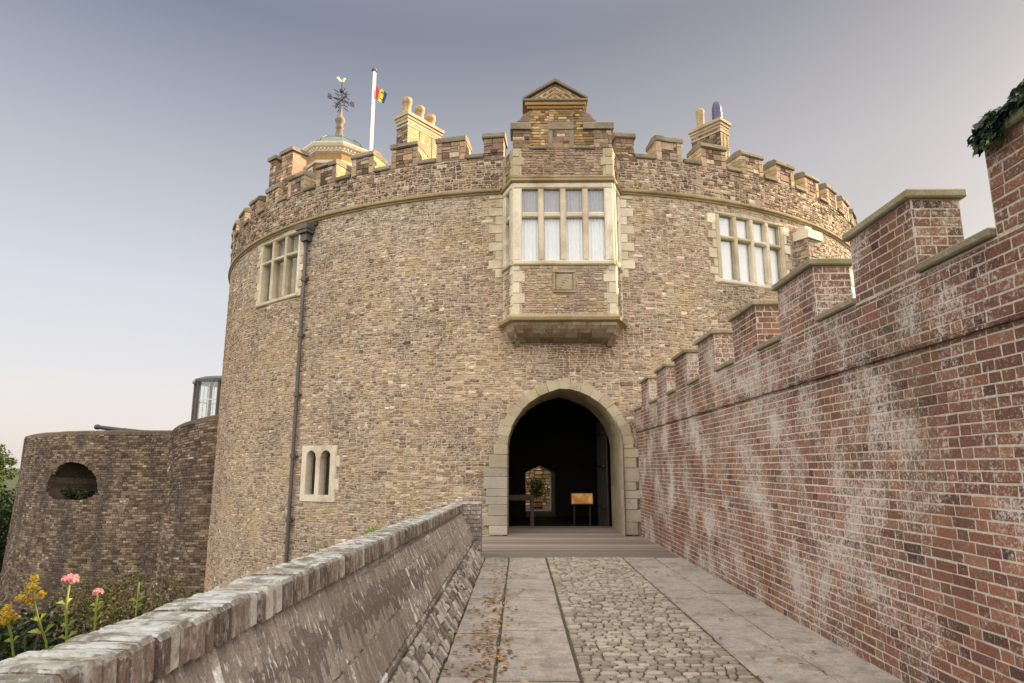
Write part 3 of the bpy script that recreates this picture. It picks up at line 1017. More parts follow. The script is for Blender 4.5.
# rough buttress beside the right window
mb = MB()
rg = random.Random(8)
sa, sb = 7.55, 8.12
core = [kp(s, z, d) for z in (5.2, 8.1) for (s, d) in ((sa, -.05), (sa, .42), (sb, .42), (sb, -.05))]
mb.add(core, [(0, 1, 2, 3), (7, 6, 5, 4), (0, 4, 5, 1), (1, 5, 6, 2), (2, 6, 7, 3), (3, 7, 4, 0)], .4, 'mortar')
for fn, (u0, u1) in (((lambda u, v, d: kp(u, v, .42 + d)), (sa, sb)), ((lambda u, v, d: kp(sa - d, v, u)), (0.0, .42)), ((lambda u, v, d: kp(sb + d, v, u)), (0.0, .42))):
    for (a, b, c, d) in pieces(u0, u1, 5.2, 8.05, rg, minh=.08, maxh=.18, maxw=.3):
        mb.stone(fn, a + .005, b - .005, c + .005, d - .005, rg.uniform(.005, .035), .008, .012, rg, t=rg.random() * .8, mat='rubble')
o = mb.build("buttress", 'rubble', keep)
g = MB()
vs = [kp(s, z, d) for z in (8.06, 8.32) for (s, d) in ((sa - .06, -.05), (sa - .06, .5), (sb + .06, .5), (sb + .06, -.05))]
g.add(vs, [(0, 1, 2, 3), (7, 6, 5, 4), (0, 4, 5, 1), (1, 5, 6, 2), (2, 6, 7, 3), (3, 7, 4, 0)], .9)
vs = [kp(s, z, d) for z in (8.32, 8.5) for (s, d) in ((sa + .12, -.05), (sa + .12, .3), (sb - .12, .3), (sb - .12, -.05))]
g.add(vs, [(0, 1, 2, 3), (7, 6, 5, 4), (0, 4, 5, 1), (1, 5, 6, 2), (2, 6, 7, 3), (3, 7, 4, 0)], .6)
g.build("cap", 'cream', o)

# rainwater pipe with hopper
mb = MB()
sp_ = -7.5
mb.tube([kp(sp_, z, .11) for z in (8.15, 6, 4, 2, 0, -2, -4.4)], 0.052, 10)
pipe = mb.build("drainpipe", 'lead', keep, smooth=True)
g = MB()
for (za, zb, w, dd) in ((8.1, 8.32, .13, .22), (8.32, 8.42, .22, .3), (8.42, 8.58, .25, .33)):
    vs = [kp(sp_ + a, z, d) for z in (za, zb) for (a, d) in ((-w, .0), (w, .0), (w, dd), (-w, dd))]
    g.add(vs, [(0, 1, 2, 3), (7, 6, 5, 4), (0, 4, 5, 1), (1, 5, 6, 2), (2, 6, 7, 3), (3, 7, 4, 0)])
g.build("hopper", 'lead', pipe)
for z in (6.95, 5.3, 3.6, 1.9, .2):
    g = MB()
    g.tube([kp(sp_, z - .06, .11), kp(sp_, z + .06, .11)], .082, 10)
    g.tube([kp(sp_ - .13, z, .05), kp(sp_ + .13, z, .05)], .025, 6)
    g.build("bracket", 'lead', pipe)
# outlet hole beneath the string course
g = MB()
vs = [kp(s, z, d) for z in (8.56, 8.67) for (s, d) in ((sp_ + .05, .0), (sp_ + .35, .0), (sp_ + .35, .06), (sp_ + .05, .06))]
g.add(vs, [(0, 1, 2, 3), (7, 6, 5, 4), (0, 4, 5, 1), (1, 5, 6, 2), (2, 6, 7, 3), (3, 7, 4, 0)])
g.build("outlet", 'black', pipe)

# ---------------------------------------------------------------- gateway arch
YF = CY - math.sqrt(RK ** 2 - .2 ** 2)      # facade at the axis, about 16.1
YD = 18.35
def face_y(x):
    return CY - math.sqrt(max(1, RK ** 2 - (x - CX) ** 2)) - .03
rg = random.Random(31)
mb = MB()
# jamb blocks and voussoirs: front ring 3 cm proud of the rubble, reveal running back to the door
def archpt(tp, grow):
    """tp in 0..1 along the arch from left springing to right springing."""
    x = -math.cos(PI * tp) * (ARCH_HW + grow)
    return x, arch_z(x, ARCH_HW + grow, ARCH_SP, ARCH_TOP + grow * .85)
def block(pts_in, pts_out, dpt, t):
    """pts: two inner points, two outer points in (x, z)."""
    (a, b), (c, d) = pts_in, pts_out
    ring_ = [a, b, d, c]
    cxm = sum(p[0] for p in ring_) / 4; czm = sum(p[1] for p in ring_) / 4
    f = lambda p, k: (cxm + (p[0] - cxm) * k, czm + (p[1] - czm) * k)
    vs = []
    for p in ring_: vs.append((AX + p[0], YF + .3, p[1]))
    for p in ring_:
        q = f(p, .996); vs.append((AX + q[0], face_y(AX + q[0]) - dpt + .006, q[1]))
    for p in ring_:
        q = f(p, .965); vs.append((AX + q[0], face_y(AX + q[0]) - dpt, q[1]))
    fs = [(0, 1, 2, 3), (8, 9, 10, 11)]
    for k in range(4):
        n = (k + 1) % 4
        fs += [(k, n, n + 4, k + 4), (k + 4, n + 4, n + 8, k + 8)]
    mb.add(vs, fs, t, 'archstone')
NV = 17
for i in range(NV):
    t0, t1 = i / NV, (i + 1) / NV
    og = rg.uniform(.25, .36)
    jt = lambda p: (p[0] + rg.uniform(-.008, .008), p[1] + rg.uniform(-.008, .008))
    block((jt(archpt(t0, 0)), jt(archpt(t1, 0))), (jt(archpt(t0, og)), jt(archpt(t1, og + rg.uniform(-.03, .03)))), .026 + rg.uniform(-.003, .005), rg.random())
for side in (-1, 1):
    z = 0.0; k = 0
    while z < ARCH_SP - .02:
        hh = min(rg.uniform(.18, .34), ARCH_SP - z)
        w = rg.uniform(.42, .55) if k % 2 else rg.uniform(.28, .38)
        if side < 0 and z < 1.4: w = rg.uniform(.44, .62)
        x0, x1 = side * ARCH_HW, side * (ARCH_HW + w)
        ring_ = [(min(x0, x1), z), (max(x0, x1), z + hh)]
        mb.box(AX + ring_[0][0] + .003, AX + ring_[1][0] - .003, face_y(AX + (x0 + x1) / 2) - .035, YF + .5, z + .003, z + hh - .003,
               rg.random(), 'paleblock' if z < 1.4 else 'archstone', bev=rg.uniform(.006, .012))
        z += hh; k += 1
mb.build("gate_arch", 'archstone', keep)
# reveal (intrados) of the arch in courses
mb = MB()
prof = [(-ARCH_HW, 0.0), (-ARCH_HW, .55), (-ARCH_HW, 1.1), (-ARCH_HW, 1.65)] + [archpt(i / 14, 0) for i in range(15)] + \
       [(ARCH_HW, 1.65), (ARCH_HW, 1.1), (ARCH_HW, .55), (ARCH_HW, 0.0)]
ysr = [YF - .02, YF + .55, YF + 1.1, YF + 1.6, YD]
for j in range(len(ysr) - 1):
    for i in range(len(prof) - 1):
        (xa, za), (xb, zb) = prof[i], prof[i + 1]
        g = .004
        vs = [(AX + xa * 1.003, ysr[j] + g, za + (0 if xa < 0 else g)), (AX + xb * 1.003, ysr[j] + g, zb - (g if xa < 0 else 0)),
              (AX + xb * 1.003, ysr[j + 1] - g, zb), (AX + xa * 1.003, ysr[j + 1] - g, za)]
        mb.add(vs, [(0, 1, 2, 3)], rg.random(), 'archstone')
ex = [(AX + x * 1.02, z * 1.012) for x, z in prof]
vs = [(x, YF + .02, z) for x, z in ex] + [(x, YD + .02, z) for x, z in ex]
k = len(ex)
mb.add(vs, [(i, i + 1, i + 1 + k, i + k) for i in range(k - 1)], .2, 'mortar')
mb.build("gate_reveal", 'archstone', keep)

# gate passage: dark hall, far doorway, white lobby, inner court
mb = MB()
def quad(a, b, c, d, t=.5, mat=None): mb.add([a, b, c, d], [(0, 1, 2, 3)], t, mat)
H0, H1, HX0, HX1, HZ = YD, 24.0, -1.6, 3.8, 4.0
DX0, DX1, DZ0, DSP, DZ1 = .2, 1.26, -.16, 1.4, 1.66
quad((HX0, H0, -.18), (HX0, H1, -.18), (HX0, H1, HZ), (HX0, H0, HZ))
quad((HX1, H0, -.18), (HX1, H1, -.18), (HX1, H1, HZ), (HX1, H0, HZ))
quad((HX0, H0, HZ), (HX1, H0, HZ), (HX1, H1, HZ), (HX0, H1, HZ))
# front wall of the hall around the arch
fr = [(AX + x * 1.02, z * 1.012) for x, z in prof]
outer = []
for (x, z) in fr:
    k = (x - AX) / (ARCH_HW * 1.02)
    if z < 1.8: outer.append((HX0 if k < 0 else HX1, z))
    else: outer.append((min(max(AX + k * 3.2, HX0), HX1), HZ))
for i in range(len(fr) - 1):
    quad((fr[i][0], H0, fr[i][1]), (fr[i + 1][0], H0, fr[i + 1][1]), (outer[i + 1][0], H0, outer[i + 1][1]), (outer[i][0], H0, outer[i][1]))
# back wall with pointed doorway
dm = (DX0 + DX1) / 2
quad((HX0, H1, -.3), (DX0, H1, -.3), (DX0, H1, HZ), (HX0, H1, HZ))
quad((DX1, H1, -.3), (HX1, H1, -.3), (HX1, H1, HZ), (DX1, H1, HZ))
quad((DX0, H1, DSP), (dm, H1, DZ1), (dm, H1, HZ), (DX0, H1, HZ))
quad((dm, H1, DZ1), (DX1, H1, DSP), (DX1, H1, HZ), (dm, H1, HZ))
hall = mb.build("gate_hall", 'hall_shade', keep)
mb = MB()
L1 = 28.0
quad((DX0, H1, DZ0), (DX0, L1, DZ0), (DX0, L1, DSP), (DX0, H1, DSP))
quad((DX1, H1, DZ0), (DX1, L1, DZ0), (DX1, L1, DSP), (DX1, H1, DSP))
quad((DX0, H1, DSP), (DX0, L1, DSP), (dm, L1, DZ1), (dm, H1, DZ1))
quad((DX1, H1, DSP), (DX1, L1, DSP), (dm, L1, DZ1), (dm, H1, DZ1))
mb.build("lobby_wall", 'plaster', hall)
mb = MB()
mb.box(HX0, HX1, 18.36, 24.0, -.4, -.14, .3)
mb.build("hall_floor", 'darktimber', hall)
mb = MB()
mb.box(DX0 - .02, DX1 + .02, 24.0, 28.0, -.4, -.16, .6)
mb.build("lobby_floor", 'slab', hall)
# court: rubble wall facing the lobby, paved floor
mb = MB()
rg = random.Random(41)
fn = lambda u, v, d: (u, 32.0 - d, v)
for (a, b, c, d) in pieces(-2.5, 5, -.2, 4.5, rg, minh=.1, maxh=.24, maxw=.4):
    mb.rubble(fn, a, b, c, d, rg.uniform(.02, .06), rg, t=rg.random(), mat='courtstone', g=.016)
mb.box(-2.5, 5, 32.0, 32.4, -.4, 4.5, .4, 'timber')
mb.build("court_wall", 'render', keep)
mb = MB()
mb.box(-4, 6, 28.0, 32.0, -.5, -.2, .2)
mb.build("court_floor", 'bastion', keep)

# gate leaf folded back on the right
mb = MB()
for k in range(7):
    y0 = YD + .05 + k * .17
    xk = AX + ARCH_HW - .06 - .02 * k
    mb.box(xk - .05, xk, y0, y0 + .165, -.1, 2.9, .2 + .1 * k, bev=.006)
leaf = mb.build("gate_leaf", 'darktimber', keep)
for z in (.5, 1.6, 2.5):
    g = MB()
    g.box(AX + ARCH_HW - .23, AX + ARCH_HW - .13, YD + .06, YD + 1.1, z, z + .06)
    g.build("hinge", 'black', leaf)

# ---------------------------------------------------------------- oriel (bay window)
YB = 15.45
HWB = 1.27
JX = 1.52
JY = 16.12
def bay_plan(off=0.0, hw=HWB, yb=YB, jx=JX, jy=JY):
    return [(AX - jx - off * .9, jy + .15), (AX - jx - off * .9, jy), (AX - hw - off * .45, yb - off), (AX + hw + off * .45, yb - off), (AX + jx + off * .9, jy), (AX + jx + off * .9, jy + .15)]
def loft(mb, secs, t=.5, mat=None):
    k = len(secs[0]); vs = [p for s in secs for p in s]; fs = []
    for i in range(len(secs) - 1):
        for j in range(k):
            fs.append((i * k + j, i * k + (j + 1) % k, (i + 1) * k + (j + 1) % k, (i + 1) * k + j))
    fs.append(tuple(range(k))); fs.append(tuple((len(secs) - 1) * k + j for j in reversed(range(k))))
    mb.add(vs, fs, t, mat)
def sec(off, z, **kw): return [(x, y, z) for x, y in bay_plan(off, **kw)]
def bay_face(k):
    """surface map of bay side k (0 left splay, 1 front, 2 right splay); u in metres from its left corner."""
    P = bay_plan()
    a, b = P[1 + k], P[2 + k]
    L = math.hypot(b[0] - a[0], b[1] - a[1])
    ux, uy = (b[0] - a[0]) / L, (b[1] - a[1]) / L
    nx_, ny_ = uy, -ux
    return (lambda u, v, d: (a[0] + ux * u + nx_ * d, a[1] + uy * u + ny_ * d, v)), L
mb = MB()
rg = random.Random(51)
loft(mb, [sec(-.012, 5.2), sec(-.012, 6.52)], .5, 'mortar')
loft(mb, [sec(-.012, 8.86), sec(-.012, 9.62)], .5, 'mortar')
for k in range(3):
    fn, L = bay_face(k)
    tab = [(.98, 1.56, 5.78, 6.36)] if k == 1 else []
    for (zA, zB, mt) in ((5.24, 6.5, 'rubble'), (8.88, 9.64, 'parapet')):
        qw = .22 if k == 1 else .12
        for (a, b, c, d) in pieces(qw, L - qw, zA, zB, rg, minh=.05, maxh=.125, maxw=.28):
            q = clip_rects(a, b, c, d, tab)
            if q:
                a, b, c, d = q
                mb.rubble(fn, a, b, c, d, rg.uniform(.004, .018), rg, t=.3 + .5 * rg.random(), mat=mt, g=rg.uniform(.003, .007))
        z = zA; i = 0
        while z < zB - .04:
            hh = min(rg.uniform(.2, .3), zB - z)
            e = (.30 if i % 2 else .17) if k == 1 else (.12 if i % 2 else .2)
            mt2 = 'cream' if mt == 'rubble' else 'archstone'
            mb.stone(fn, 0.0, e, z + .004, z + hh - .004, .016, .003, .006, rg, mat=mt2)
            mb.stone(fn, L - e, L, z + .004, z + hh - .004, .016, .003, .006, rg, mat=mt2)
            z += hh; i += 1
# quoins where the bay meets the wall
for side in (-1, 1):
    z = 6.4; i = 0
    while z < 8.66:
        hh = min(.24, 8.66 - z)
        w = .38 if i % 2 else .2
        sJ = GS + side * (JX + .01)
        a, b = (sJ - w, sJ) if side < 0 else (sJ, sJ + w)
        mb.stone(kp, a, b, z + .004, z + hh - .004, .03, .004, .01, rg, mat='cream')
        z += hh; i += 1
oriel = mb.build("oriel_window", 'rubble', keep)
mb = MB()     # moulded base and corbel
loft(mb, [sec(.00, 5.06, ), sec(.12, 5.10), sec(.14, 5.17), sec(.02, 5.26)], .5)
mb.build("base_moulding", 'string', oriel)
mb = MB()
def corb_sec(q):
    yb = (JY + .02) - (JY + .02 - YB) * (1 - (1 - q) ** 2.2) ** .62 if q > 0 else JY + .02
    return bay_plan(0, hw=1.12 + (HWB - 1.12) * q, yb=min(yb, JY - .02), jx=1.3 + (JX - 1.3) * q, jy=JY), 4.66 + .42 * q
NR = 5
for i in range(NR):
    (p0, z0_), (p1, z1_) = corb_sec(i / NR), corb_sec((i + 1) / NR)
    for k in range(1, 4):
        L = math.hypot(p1[k + 1][0] - p1[k][0], p1[k + 1][1] - p1[k][1])
        cuts = [0.0]
        while cuts[-1] < 1 - .18 / max(L, .2): cuts.append(min(1, cuts[-1] + rg.uniform(.16, .42) / max(L, .2)))
        cuts[-1] = 1.0
        for u0_, u1_ in zip(cuts[:-1], cuts[1:]):
            if u1_ - u0_ < .01: continue
            e = .004 / max(L, .2)
            lp = lambda P, u: (P[k][0] + (P[k + 1][0] - P[k][0]) * u, P[k][1] + (P[k + 1][1] - P[k][1]) * u)
            pr = rg.uniform(0, .014)
            q4 = [(*lp(p0, u0_ + e), z0_ + .003), (*lp(p0, u1_ - e), z0_ + .003), (*lp(p1, u1_ - e), z1_ - .003), (*lp(p1, u0_ + e), z1_ - .003)]
            fr_q = [(x, y - pr, z - pr * .6) for x, y, z in q4]
            bk = [(x, y + .06, z + .04) for x, y, z in q4]
            mb.add(bk + fr_q, [(4, 5, 6, 7), (0, 1, 5, 4), (1, 2, 6, 5), (2, 3, 7, 6), (3, 0, 4, 7)], rg.random(), 'corbelstone')
loft(mb, [[(x, y + .03, corb_sec(q)[1]) for x, y in corb_sec(q)[0]] for q in (0, .2, .4, .6, .8, 1)], .3, 'mortar')
corb = mb.build("corbel", 'corbelstone', oriel)
for sx_ in (-1, 1):
    g = MB()
    pts = [(16.2, 4.56), (16.05, 4.58), (15.92, 4.70), (15.7, 4.94), (15.53, 5.06), (16.2, 5.06)]
    x0 = AX + sx_ * 1.16
    g.prism(pts, lambda a, b: (x0 - .06, a, b), lambda a, b: (x0 + .06, a, b), .4)
    g.build("bracket", 'corbelstone', oriel)
mb = MB()
for off, za, zb in ((.09, 8.69, 8.80), (.045, 8.80, 8.88)):
    loft(mb, [sec(off * .5, za), sec(off, za + .03), sec(off, zb - .03), sec(off * .4, zb)], .5)
mb.build("cornice", 'string', oriel)
# mullioned frame: front of four lights and one narrow light on each splay
mb = MB()
def fbar(fn, a, b, c, d, t0=.03, t1=-.16, ch=.03, t=None):
    vs = [fn(u, v, t1) for (u, v) in ((a, c), (b, c), (b, d), (a, d))] + [fn(u, v, t0 - ch) for (u, v) in ((a, c), (b, c), (b, d), (a, d))]
    iu, iv = min(ch, (b - a) * .35), min(ch, (d - c) * .35)
    vs += [fn(u, v, t0) for (u, v) in ((a + iu, c + iv), (b - iu, c + iv), (b - iu, d - iv), (a + iu, d - iv))]
    fs = [(0, 1, 2, 3), (8, 9, 10, 11)]
    for k in range(4):
        n = (k + 1) % 4
        fs += [(k, n, n + 4, k + 4), (k + 4, n + 4, n + 8, k + 8)]
    mb.add(vs, fs, rg.random() if t is None else t)
ORI = []
for k in range(3):
    fn, L = bay_face(k)
    fbar(fn, 0.0, L, 6.5, 6.62, .07); fbar(fn, 0.0, L, 8.53, 8.69, .03)
    if k == 1:
        fbar(fn, 0, .23, 6.62, 8.53); fbar(fn, L - .23, L, 6.62, 8.53)
        wv = (L - .46 - 3 * .145) / 4; x = .23
        cells = []
        for i in range(4):
            cells.append((x, x + wv)); x += wv
            if i < 3: fbar(fn, x, x + .145, 6.62, 8.53, .02); x += .145
    else:
        fbar(fn, 0, .2, 6.62, 8.53); fbar(fn, L - .2, L, 6.62, 8.53)
        cells = [(.2, L - .2)]
    for (a, b) in cells:
        fbar(fn, a, b, 7.76, 7.9, .02)
        ORI.append((k, a, b))
frame = mb.build("mullion_frame", 'cream', oriel)
for (k, a, b) in ORI:
    fn, L = bay_face(k)
    for (c, d, bl) in ((6.62, 7.76, 'blind'), (7.9, 8.53, 'greyblind')):
        g = MB()
        g.add([fn(a, c, -.08), fn(b, c, -.08), fn(b, d, -.08), fn(a, d, -.08)], [(0, 1, 2, 3)])
        g.build("pane", 'glass', oriel)
        g = MB()
        n = 20; vs = []
        for i in range(n + 1):
            u = a + .005 + (b - a - .01) * i / n
            dd = -.125 + .022 * math.sin(i * 1.5 + a * 7)
            vs += [fn(u, c, dd), fn(u, d, dd)]
        g.add(vs, [(2 * i, 2 * i + 2, 2 * i + 3, 2 * i + 1) for i in range(n)])
        g.build("curtain", bl, oriel, smooth=True)
# carved tablet
mb = MB()
fn, L = bay_face(1)
fbar(fn, .99, 1.55, 6.3, 6.36, .05); fbar(fn, .99, 1.55, 5.79, 5.85, .05); fbar(fn, .99, 1.05, 5.85, 6.3, .05); fbar(fn, 1.49, 1.55, 5.85, 6.3, .05)
fbar(fn, 1.05, 1.49, 5.85, 6.3, .015, t=.2)
for i in range(5):
    fbar(fn, 1.15 + .03 * i, 1.19 + .045 * i, 5.93 + .06 * i, 5.96 + .06 * i, .03, ch=.008)
mb.build("tablet", 'archstone', oriel)

# stepped gable above the bay
mb = MB()
fnG = lambda u, v, d: (u, YB - d, v)
def gstones(x0, x1, z0, z1, mt, rows=None, H=.075, L=.22):
    it = courses(x0, x1, z0, z1, rg, L, H) if rows else pieces(x0, x1, z0, z1, rg, minh=.08, maxh=.18, maxw=.34)
    for (a, b, c, d) in it:
        mb.stone(fnG, a + .005, b - .005, c + .005, d - .005, rg.uniform(.004, .018), .004 if rows else .007, .008, rg, mat=mt)
mb.box(AX - 1.25, AX + 1.25, YB + .012, YB + .5, 9.62, 10.15, .5, 'mortar')
mb.box(.27, 1.66, YB + .011, YB + .51, 10.15, 10.72, .5, 'mortar')
for (x0, x1) in ((AX - 1.27, AX - .83), (AX + .82, AX + 1.27)):
    gstones(x0, x1, 9.64, 10.14, 'parapet')
gstones(AX - .83, .77, 9.64, 10.72, 'gablebrick', True)
gstones(1.38, AX + .82, 9.64, 10.14, 'gablebrick', True)
gstones(1.38, 1.66, 10.14, 10.72, 'gablebrick', True)
gstones(.77, 1.38, 10.36, 10.72, 'gablebrick', True)
gstones(.80, 1.35, 9.64, 10.13, 'parapet')
# side faces of the bay's merlons
for xs_, sg in ((AX - 1.25, -1), (AX + 1.25, 1)):
    fs_ = lambda u, v, d, xs_=xs_, sg=sg: (xs_ + sg * d, u, v)
    for (a, b, c, d) in pieces(YB + .0, YB + .5, 9.64, 10.14, rg, minh=.1, maxh=.2, maxw=.3):
        mb.stone(fs_, a + .004, b - .004, c + .004, d - .004, .012, .004, .006, rg, mat='render')
gable = mb.build("gable", 'parapet', keep)
mb = MB()
for (x0, x1) in ((AX - 1.33, .30), (1.64, AX + 1.33)):
    mb = MB()
    mb.prism([(YB - .08, 10.14), (YB - .09, 10.3), (YB - .02, 10.36), (YB + .2, 10.40), (YB + .58, 10.3), (YB + .58, 10.14)],
             lambda a, b: (x0, a, b), lambda a, b: (x1, a, b))
    mb.build("coping", 'cope_stone', gable)
mb = MB()
mb.box(.74, 1.41, YB - .03, YB + .1, 10.14, 10.36, .9, bev=.02)
mb.box(.74, .86, YB - .025, YB + .1, 9.62, 10.13, .7, bev=.015); mb.box(1.29, 1.41, YB - .025, YB + .1, 9.62, 10.13, .7, bev=.015)
mb.box(AX - .85, .70, YB - .06, YB + .1, 9.60, 9.68, .6, bev=.02); mb.box(1.45, AX + .82, YB - .06, YB + .1, 9.60, 9.68, .6, bev=.02)
mb.build("blind_panel", 'cope_stone', gable)
for sg in (-1, 1):       # scrolled shoulders
    mb = MB()
    x_in = .28 if sg < 0 else 1.657
    pts = [(x_in, 10.38), (x_in - sg * -.0 + sg * .34, 10.38), (x_in + sg * .26, 10.44), (x_in + sg * .18, 10.56), (x_in + sg * .02, 10.68), (x_in, 10.72)]
    mb.prism(pts, lambda a, b: (a, YB - .01, b), lambda a, b: (a, YB + .4, b))
    mb.build("scroll", 'parapet', gable)
mb = MB()       # moulded entablature and pediment
mb.box(.2, 1.68, YB - .05, YB + .52, 10.72, 10.80, .4, 'gablebrick', bev=.01)
mb.box(.15, 1.73, YB - .09, YB + .54, 10.802, 10.90, .5, 'gablebrick', bev=.012)
mb.box(.09, 1.79, YB - .13, YB + .56, 10.902, 10.97, .5, 'cope_stone', bev=.015)
apx = .94
tri = [(.18, 10.97), (1.70, 10.97), (apx, 11.46)]
mb.prism(tri, lambda a, b: (a, YB + .0, b), lambda a, b: (a, YB + .45, b), .3, 'mortar')
# chevron brickwork in the pediment
for row in range(4):
    k = 1 - row * .24
    for side in (-1, 1):
        for i in range(7):
            q0, q1 = i / 7 + .01, (i + 1) / 7 - .01
            bx = apx + side * .73 * k
            P = lambda q, off: (bx + (apx - bx) * q, 10.985 + (.45 * k) * q + off)
            a, b = P(q0, 0), P(q1, 0)
            h_ = -.045
            if a[1] + h_ < 10.972 : h_ = 10.972 - a[1] + .0
            if abs(h_) < .006: h_ = -.0
            vs = [(a[0], YB - .02, a[1] + .012), (b[0], YB - .02, b[1] + .012), (b[0], YB - .02, max(10.975, b[1] - .05)), (a[0], YB - .02, max(10.972, a[1] - .05)),
                  (a[0], YB + .02, a[1] + .012), (b[0], YB + .02, b[1] + .012), (b[0], YB + .02, max(10.975, b[1] - .05)), (a[0], YB + .02, max(10.972, a[1] - .05))]
            mb.add(vs, [(0, 1, 2, 3), (7, 6, 5, 4), (0, 4, 5, 1), (1, 5, 6, 2), (2, 6, 7, 3), (3, 7, 4, 0)], rg.random(), 'gablebrick')
for side in (-1, 1):
    bx = apx + side * .85
    pts = [(bx, 10.972), (bx, 11.02), (apx, 11.56), (apx, 11.475)]
    mb.prism(pts, lambda a, b: (a, YB - .1, b), lambda a, b: (a, YB + .5, b), .5, 'cope_stone')
mb.build("pediment", 'gablebrick', gable)
# merlons where the bay parapet returns to the curved wall
for (a0, a1, d0) in ((-8.15, -5.75, .0), (7.4, 9.65, .0)):
    s0, s1 = R_(a0) * RK, R_(a1) * RK
    mb = MB()
    vs = [kp(s, z, d) for z in (9.62, 10.3) for (s, d) in ((s0 + .01, .02), (s1 - .01, .02), (s1 - .01, -.55), (s0 + .01, -.55))]
    mb.add(vs, [(0, 1, 2, 3), (7, 6, 5, 4), (0, 4, 5, 1), (1, 5, 6, 2), (2, 6, 7, 3), (3, 7, 4, 0)], .6, 'parapet')
    for (a, b, c, d) in pieces(s0, s1, 9.66, 10.3, rg, minh=.08, maxh=.2, maxw=.3):
        mb.stone(kpp, a + .006, b - .006, c + .006, d - .006, rg.uniform(.002, .02), .006, .01, rg, mat='parapet')
    o = mb.build("merlon", 'parapet', keep)
    mb = MB()
    coping_blocks(mb, s0 - .04, s1 + .04, 10.3, rg)
    mb.build("coping", 'cope_stone', o)

# ---------------------------------------------------------------- chimneys
def chimney(corner, az, long_, short, z0, z1, pots, faces):
    """corner nearest the camera; long face runs along azimuth az, short face 90 degrees to its left."""
    dl = Vector((math.sin(R_(az)), math.cos(R_(az)), 0)); dsh = Vector((math.sin(R_(az - 90)), math.cos(R_(az - 90)), 0))
    C0 = Vector((*corner, 0))
    P = lambda a, b, z: tuple(C0 + dl * a + dsh * b + Vector((0, 0, z)))
    rg = random.Random(int(z1 * 10) + int(az))
    mb = MB()
    def hexa(a0, a1, b0, b1, za, zb, t, mt):
        vs = [P(a, b, z) for z in (za, zb) for (a, b) in ((a0, b0), (a1, b0), (a1, b1), (a0, b1))]
        mb.add(vs, [(0, 1, 2, 3), (7, 6, 5, 4), (0, 4, 5, 1), (1, 5, 6, 2), (2, 6, 7, 3), (3, 7, 4, 0)], t, mt)
    e = .06
    hexa(e + .012, long_ - e - .012, e + .012, short - e - .012, z0, z1 - .3, .5, 'mortar')
    # long face, short face in brick or render
    for which, (L, fn) in enumerate(((long_, lambda u, v, d: P(u, e - d, v)), (short, lambda u, v, d: P(e - d, u, v)))):
        mt = faces[which]
        for (a, b, c, d) in courses(e, L - e, z0, z1 - .3, rg, .225, .075):
            mb.stone(fn, a + .004, b - .004, c + .004, d - .004, rg.uniform(.003, .009), .002, .004, rg, mat=mt)
    hexa(e, long_ - e, short - e - .01, short - e, z0, z1 - .3, .4, faces[1])
    hexa(long_ - e - .01, long_ - e, e, short - e, z0, z1 - .3, .4, faces[1])
    # pilaster grooves on the long face
    for q in (.36, .70):
        hexa(long_ * q - .02, long_ * q + .02, e - .014, e, z0, z1 - .34, .0, 'cope_stone')
    o = mb.build("chimney_stack", faces[0], keep)
    mb = MB()
    for (g, za, zb) in ((.035, z1 - .44, z1 - .38), (.045, z1 - .3, z1 - .2), (.02, z1 - .2, z1 - .1), (-.02, z1 - .1, z1)):
        hexa(g, long_ - g, g, short - g, za, zb, rg.random(), None)
    mb.build("cornice", 'archstone', o)
    for (a, b, h, mt, kind) in pots:
        mb = MB()
        c = P(a, b, z1)
        if kind == 'round':
            mb.lathe([(.175, 0), (.17, .08), (.14, .12), (.135, h - .2), (.165, h - .17), (.165, h - .03), (.145, h), (.13, h + .01)], c, 14, rg.random())
        elif kind == 'cone':
            mb.lathe([(.16, 0), (.15, .06), (.125, .12), (.135, h - .16), (.145, h - .08), (.1, h)], c, 12, rg.random())
        else:
            mb.lathe([(.18, 0), (.18, .1), (.14, .13), (.17, .22), (.14, .26), (.17, .34), (.14, .38), (.16, .46), (.12, h - .06), (.09, h)], c, 12, rg.random())
        p = mb.build("chimney_pot", mt, o, smooth=True)
chimney((-3.48, 18.56), 37.5, 1.6, .62, 9.2, 12.55,
        [(.22, .3, .62, 'buffpot', 'round'), (.78, .3, .58, 'buffpot', 'round'), (1.28, .3, .5, 'terracotta', 'round')], ('render', 'bastion'))
chimney((6.37, 18.97), 49, .60, 1.18, 9.2, 12.5,
        [(.3, .9, .78, 'buffpot', 'cone'), (.3, .28, .74, 'potblue', 'ribbed')], ('render', 'bastion'))

# ---------------------------------------------------------------- raised stair block + lantern turret with weathervane
mb = MB()
rg = random.Random(61)
A0 = Vector((-8.22, 19.88, 0)); A1 = Vector((-7.2, 19.1, 0))
dA = (A1 - A0).normalized(); LA = (A1 - A0).length
nA = Vector((dA.y, -dA.x, 0))
if nA.y > 0: nA = -nA
fnA = lambda u, v, d: tuple(A0 + dA * u + nA * d + Vector((0, 0, v)))
def hexA(a0, a1, d0, d1, za, zb, t, mt):
    vs = [fnA(a, z, d) for z in (za, zb) for (a, d) in ((a0, d0), (a1, d0), (a1, d1), (a0, d1))]
    mb.add(vs, [(0, 1, 2, 3), (7, 6, 5, 4), (0, 4, 5, 1), (1, 5, 6, 2), (2, 6, 7, 3), (3, 7, 4, 0)], t, mt)
hexA(0, LA, -1.6, -.012, 9.2, 11.05, .5, 'parapet')
for (a, b, c, d) in pieces(0, LA, 9.9, 11.05, rg, minh=.08, maxh=.18, maxw=.34):
    mb.stone(fnA, a + .005, b - .005, c + .005, d - .005, rg.uniform(.004, .02), .008, .01, rg, mat='parapet')
block_o = mb.build("stair_turret", 'parapet', keep)
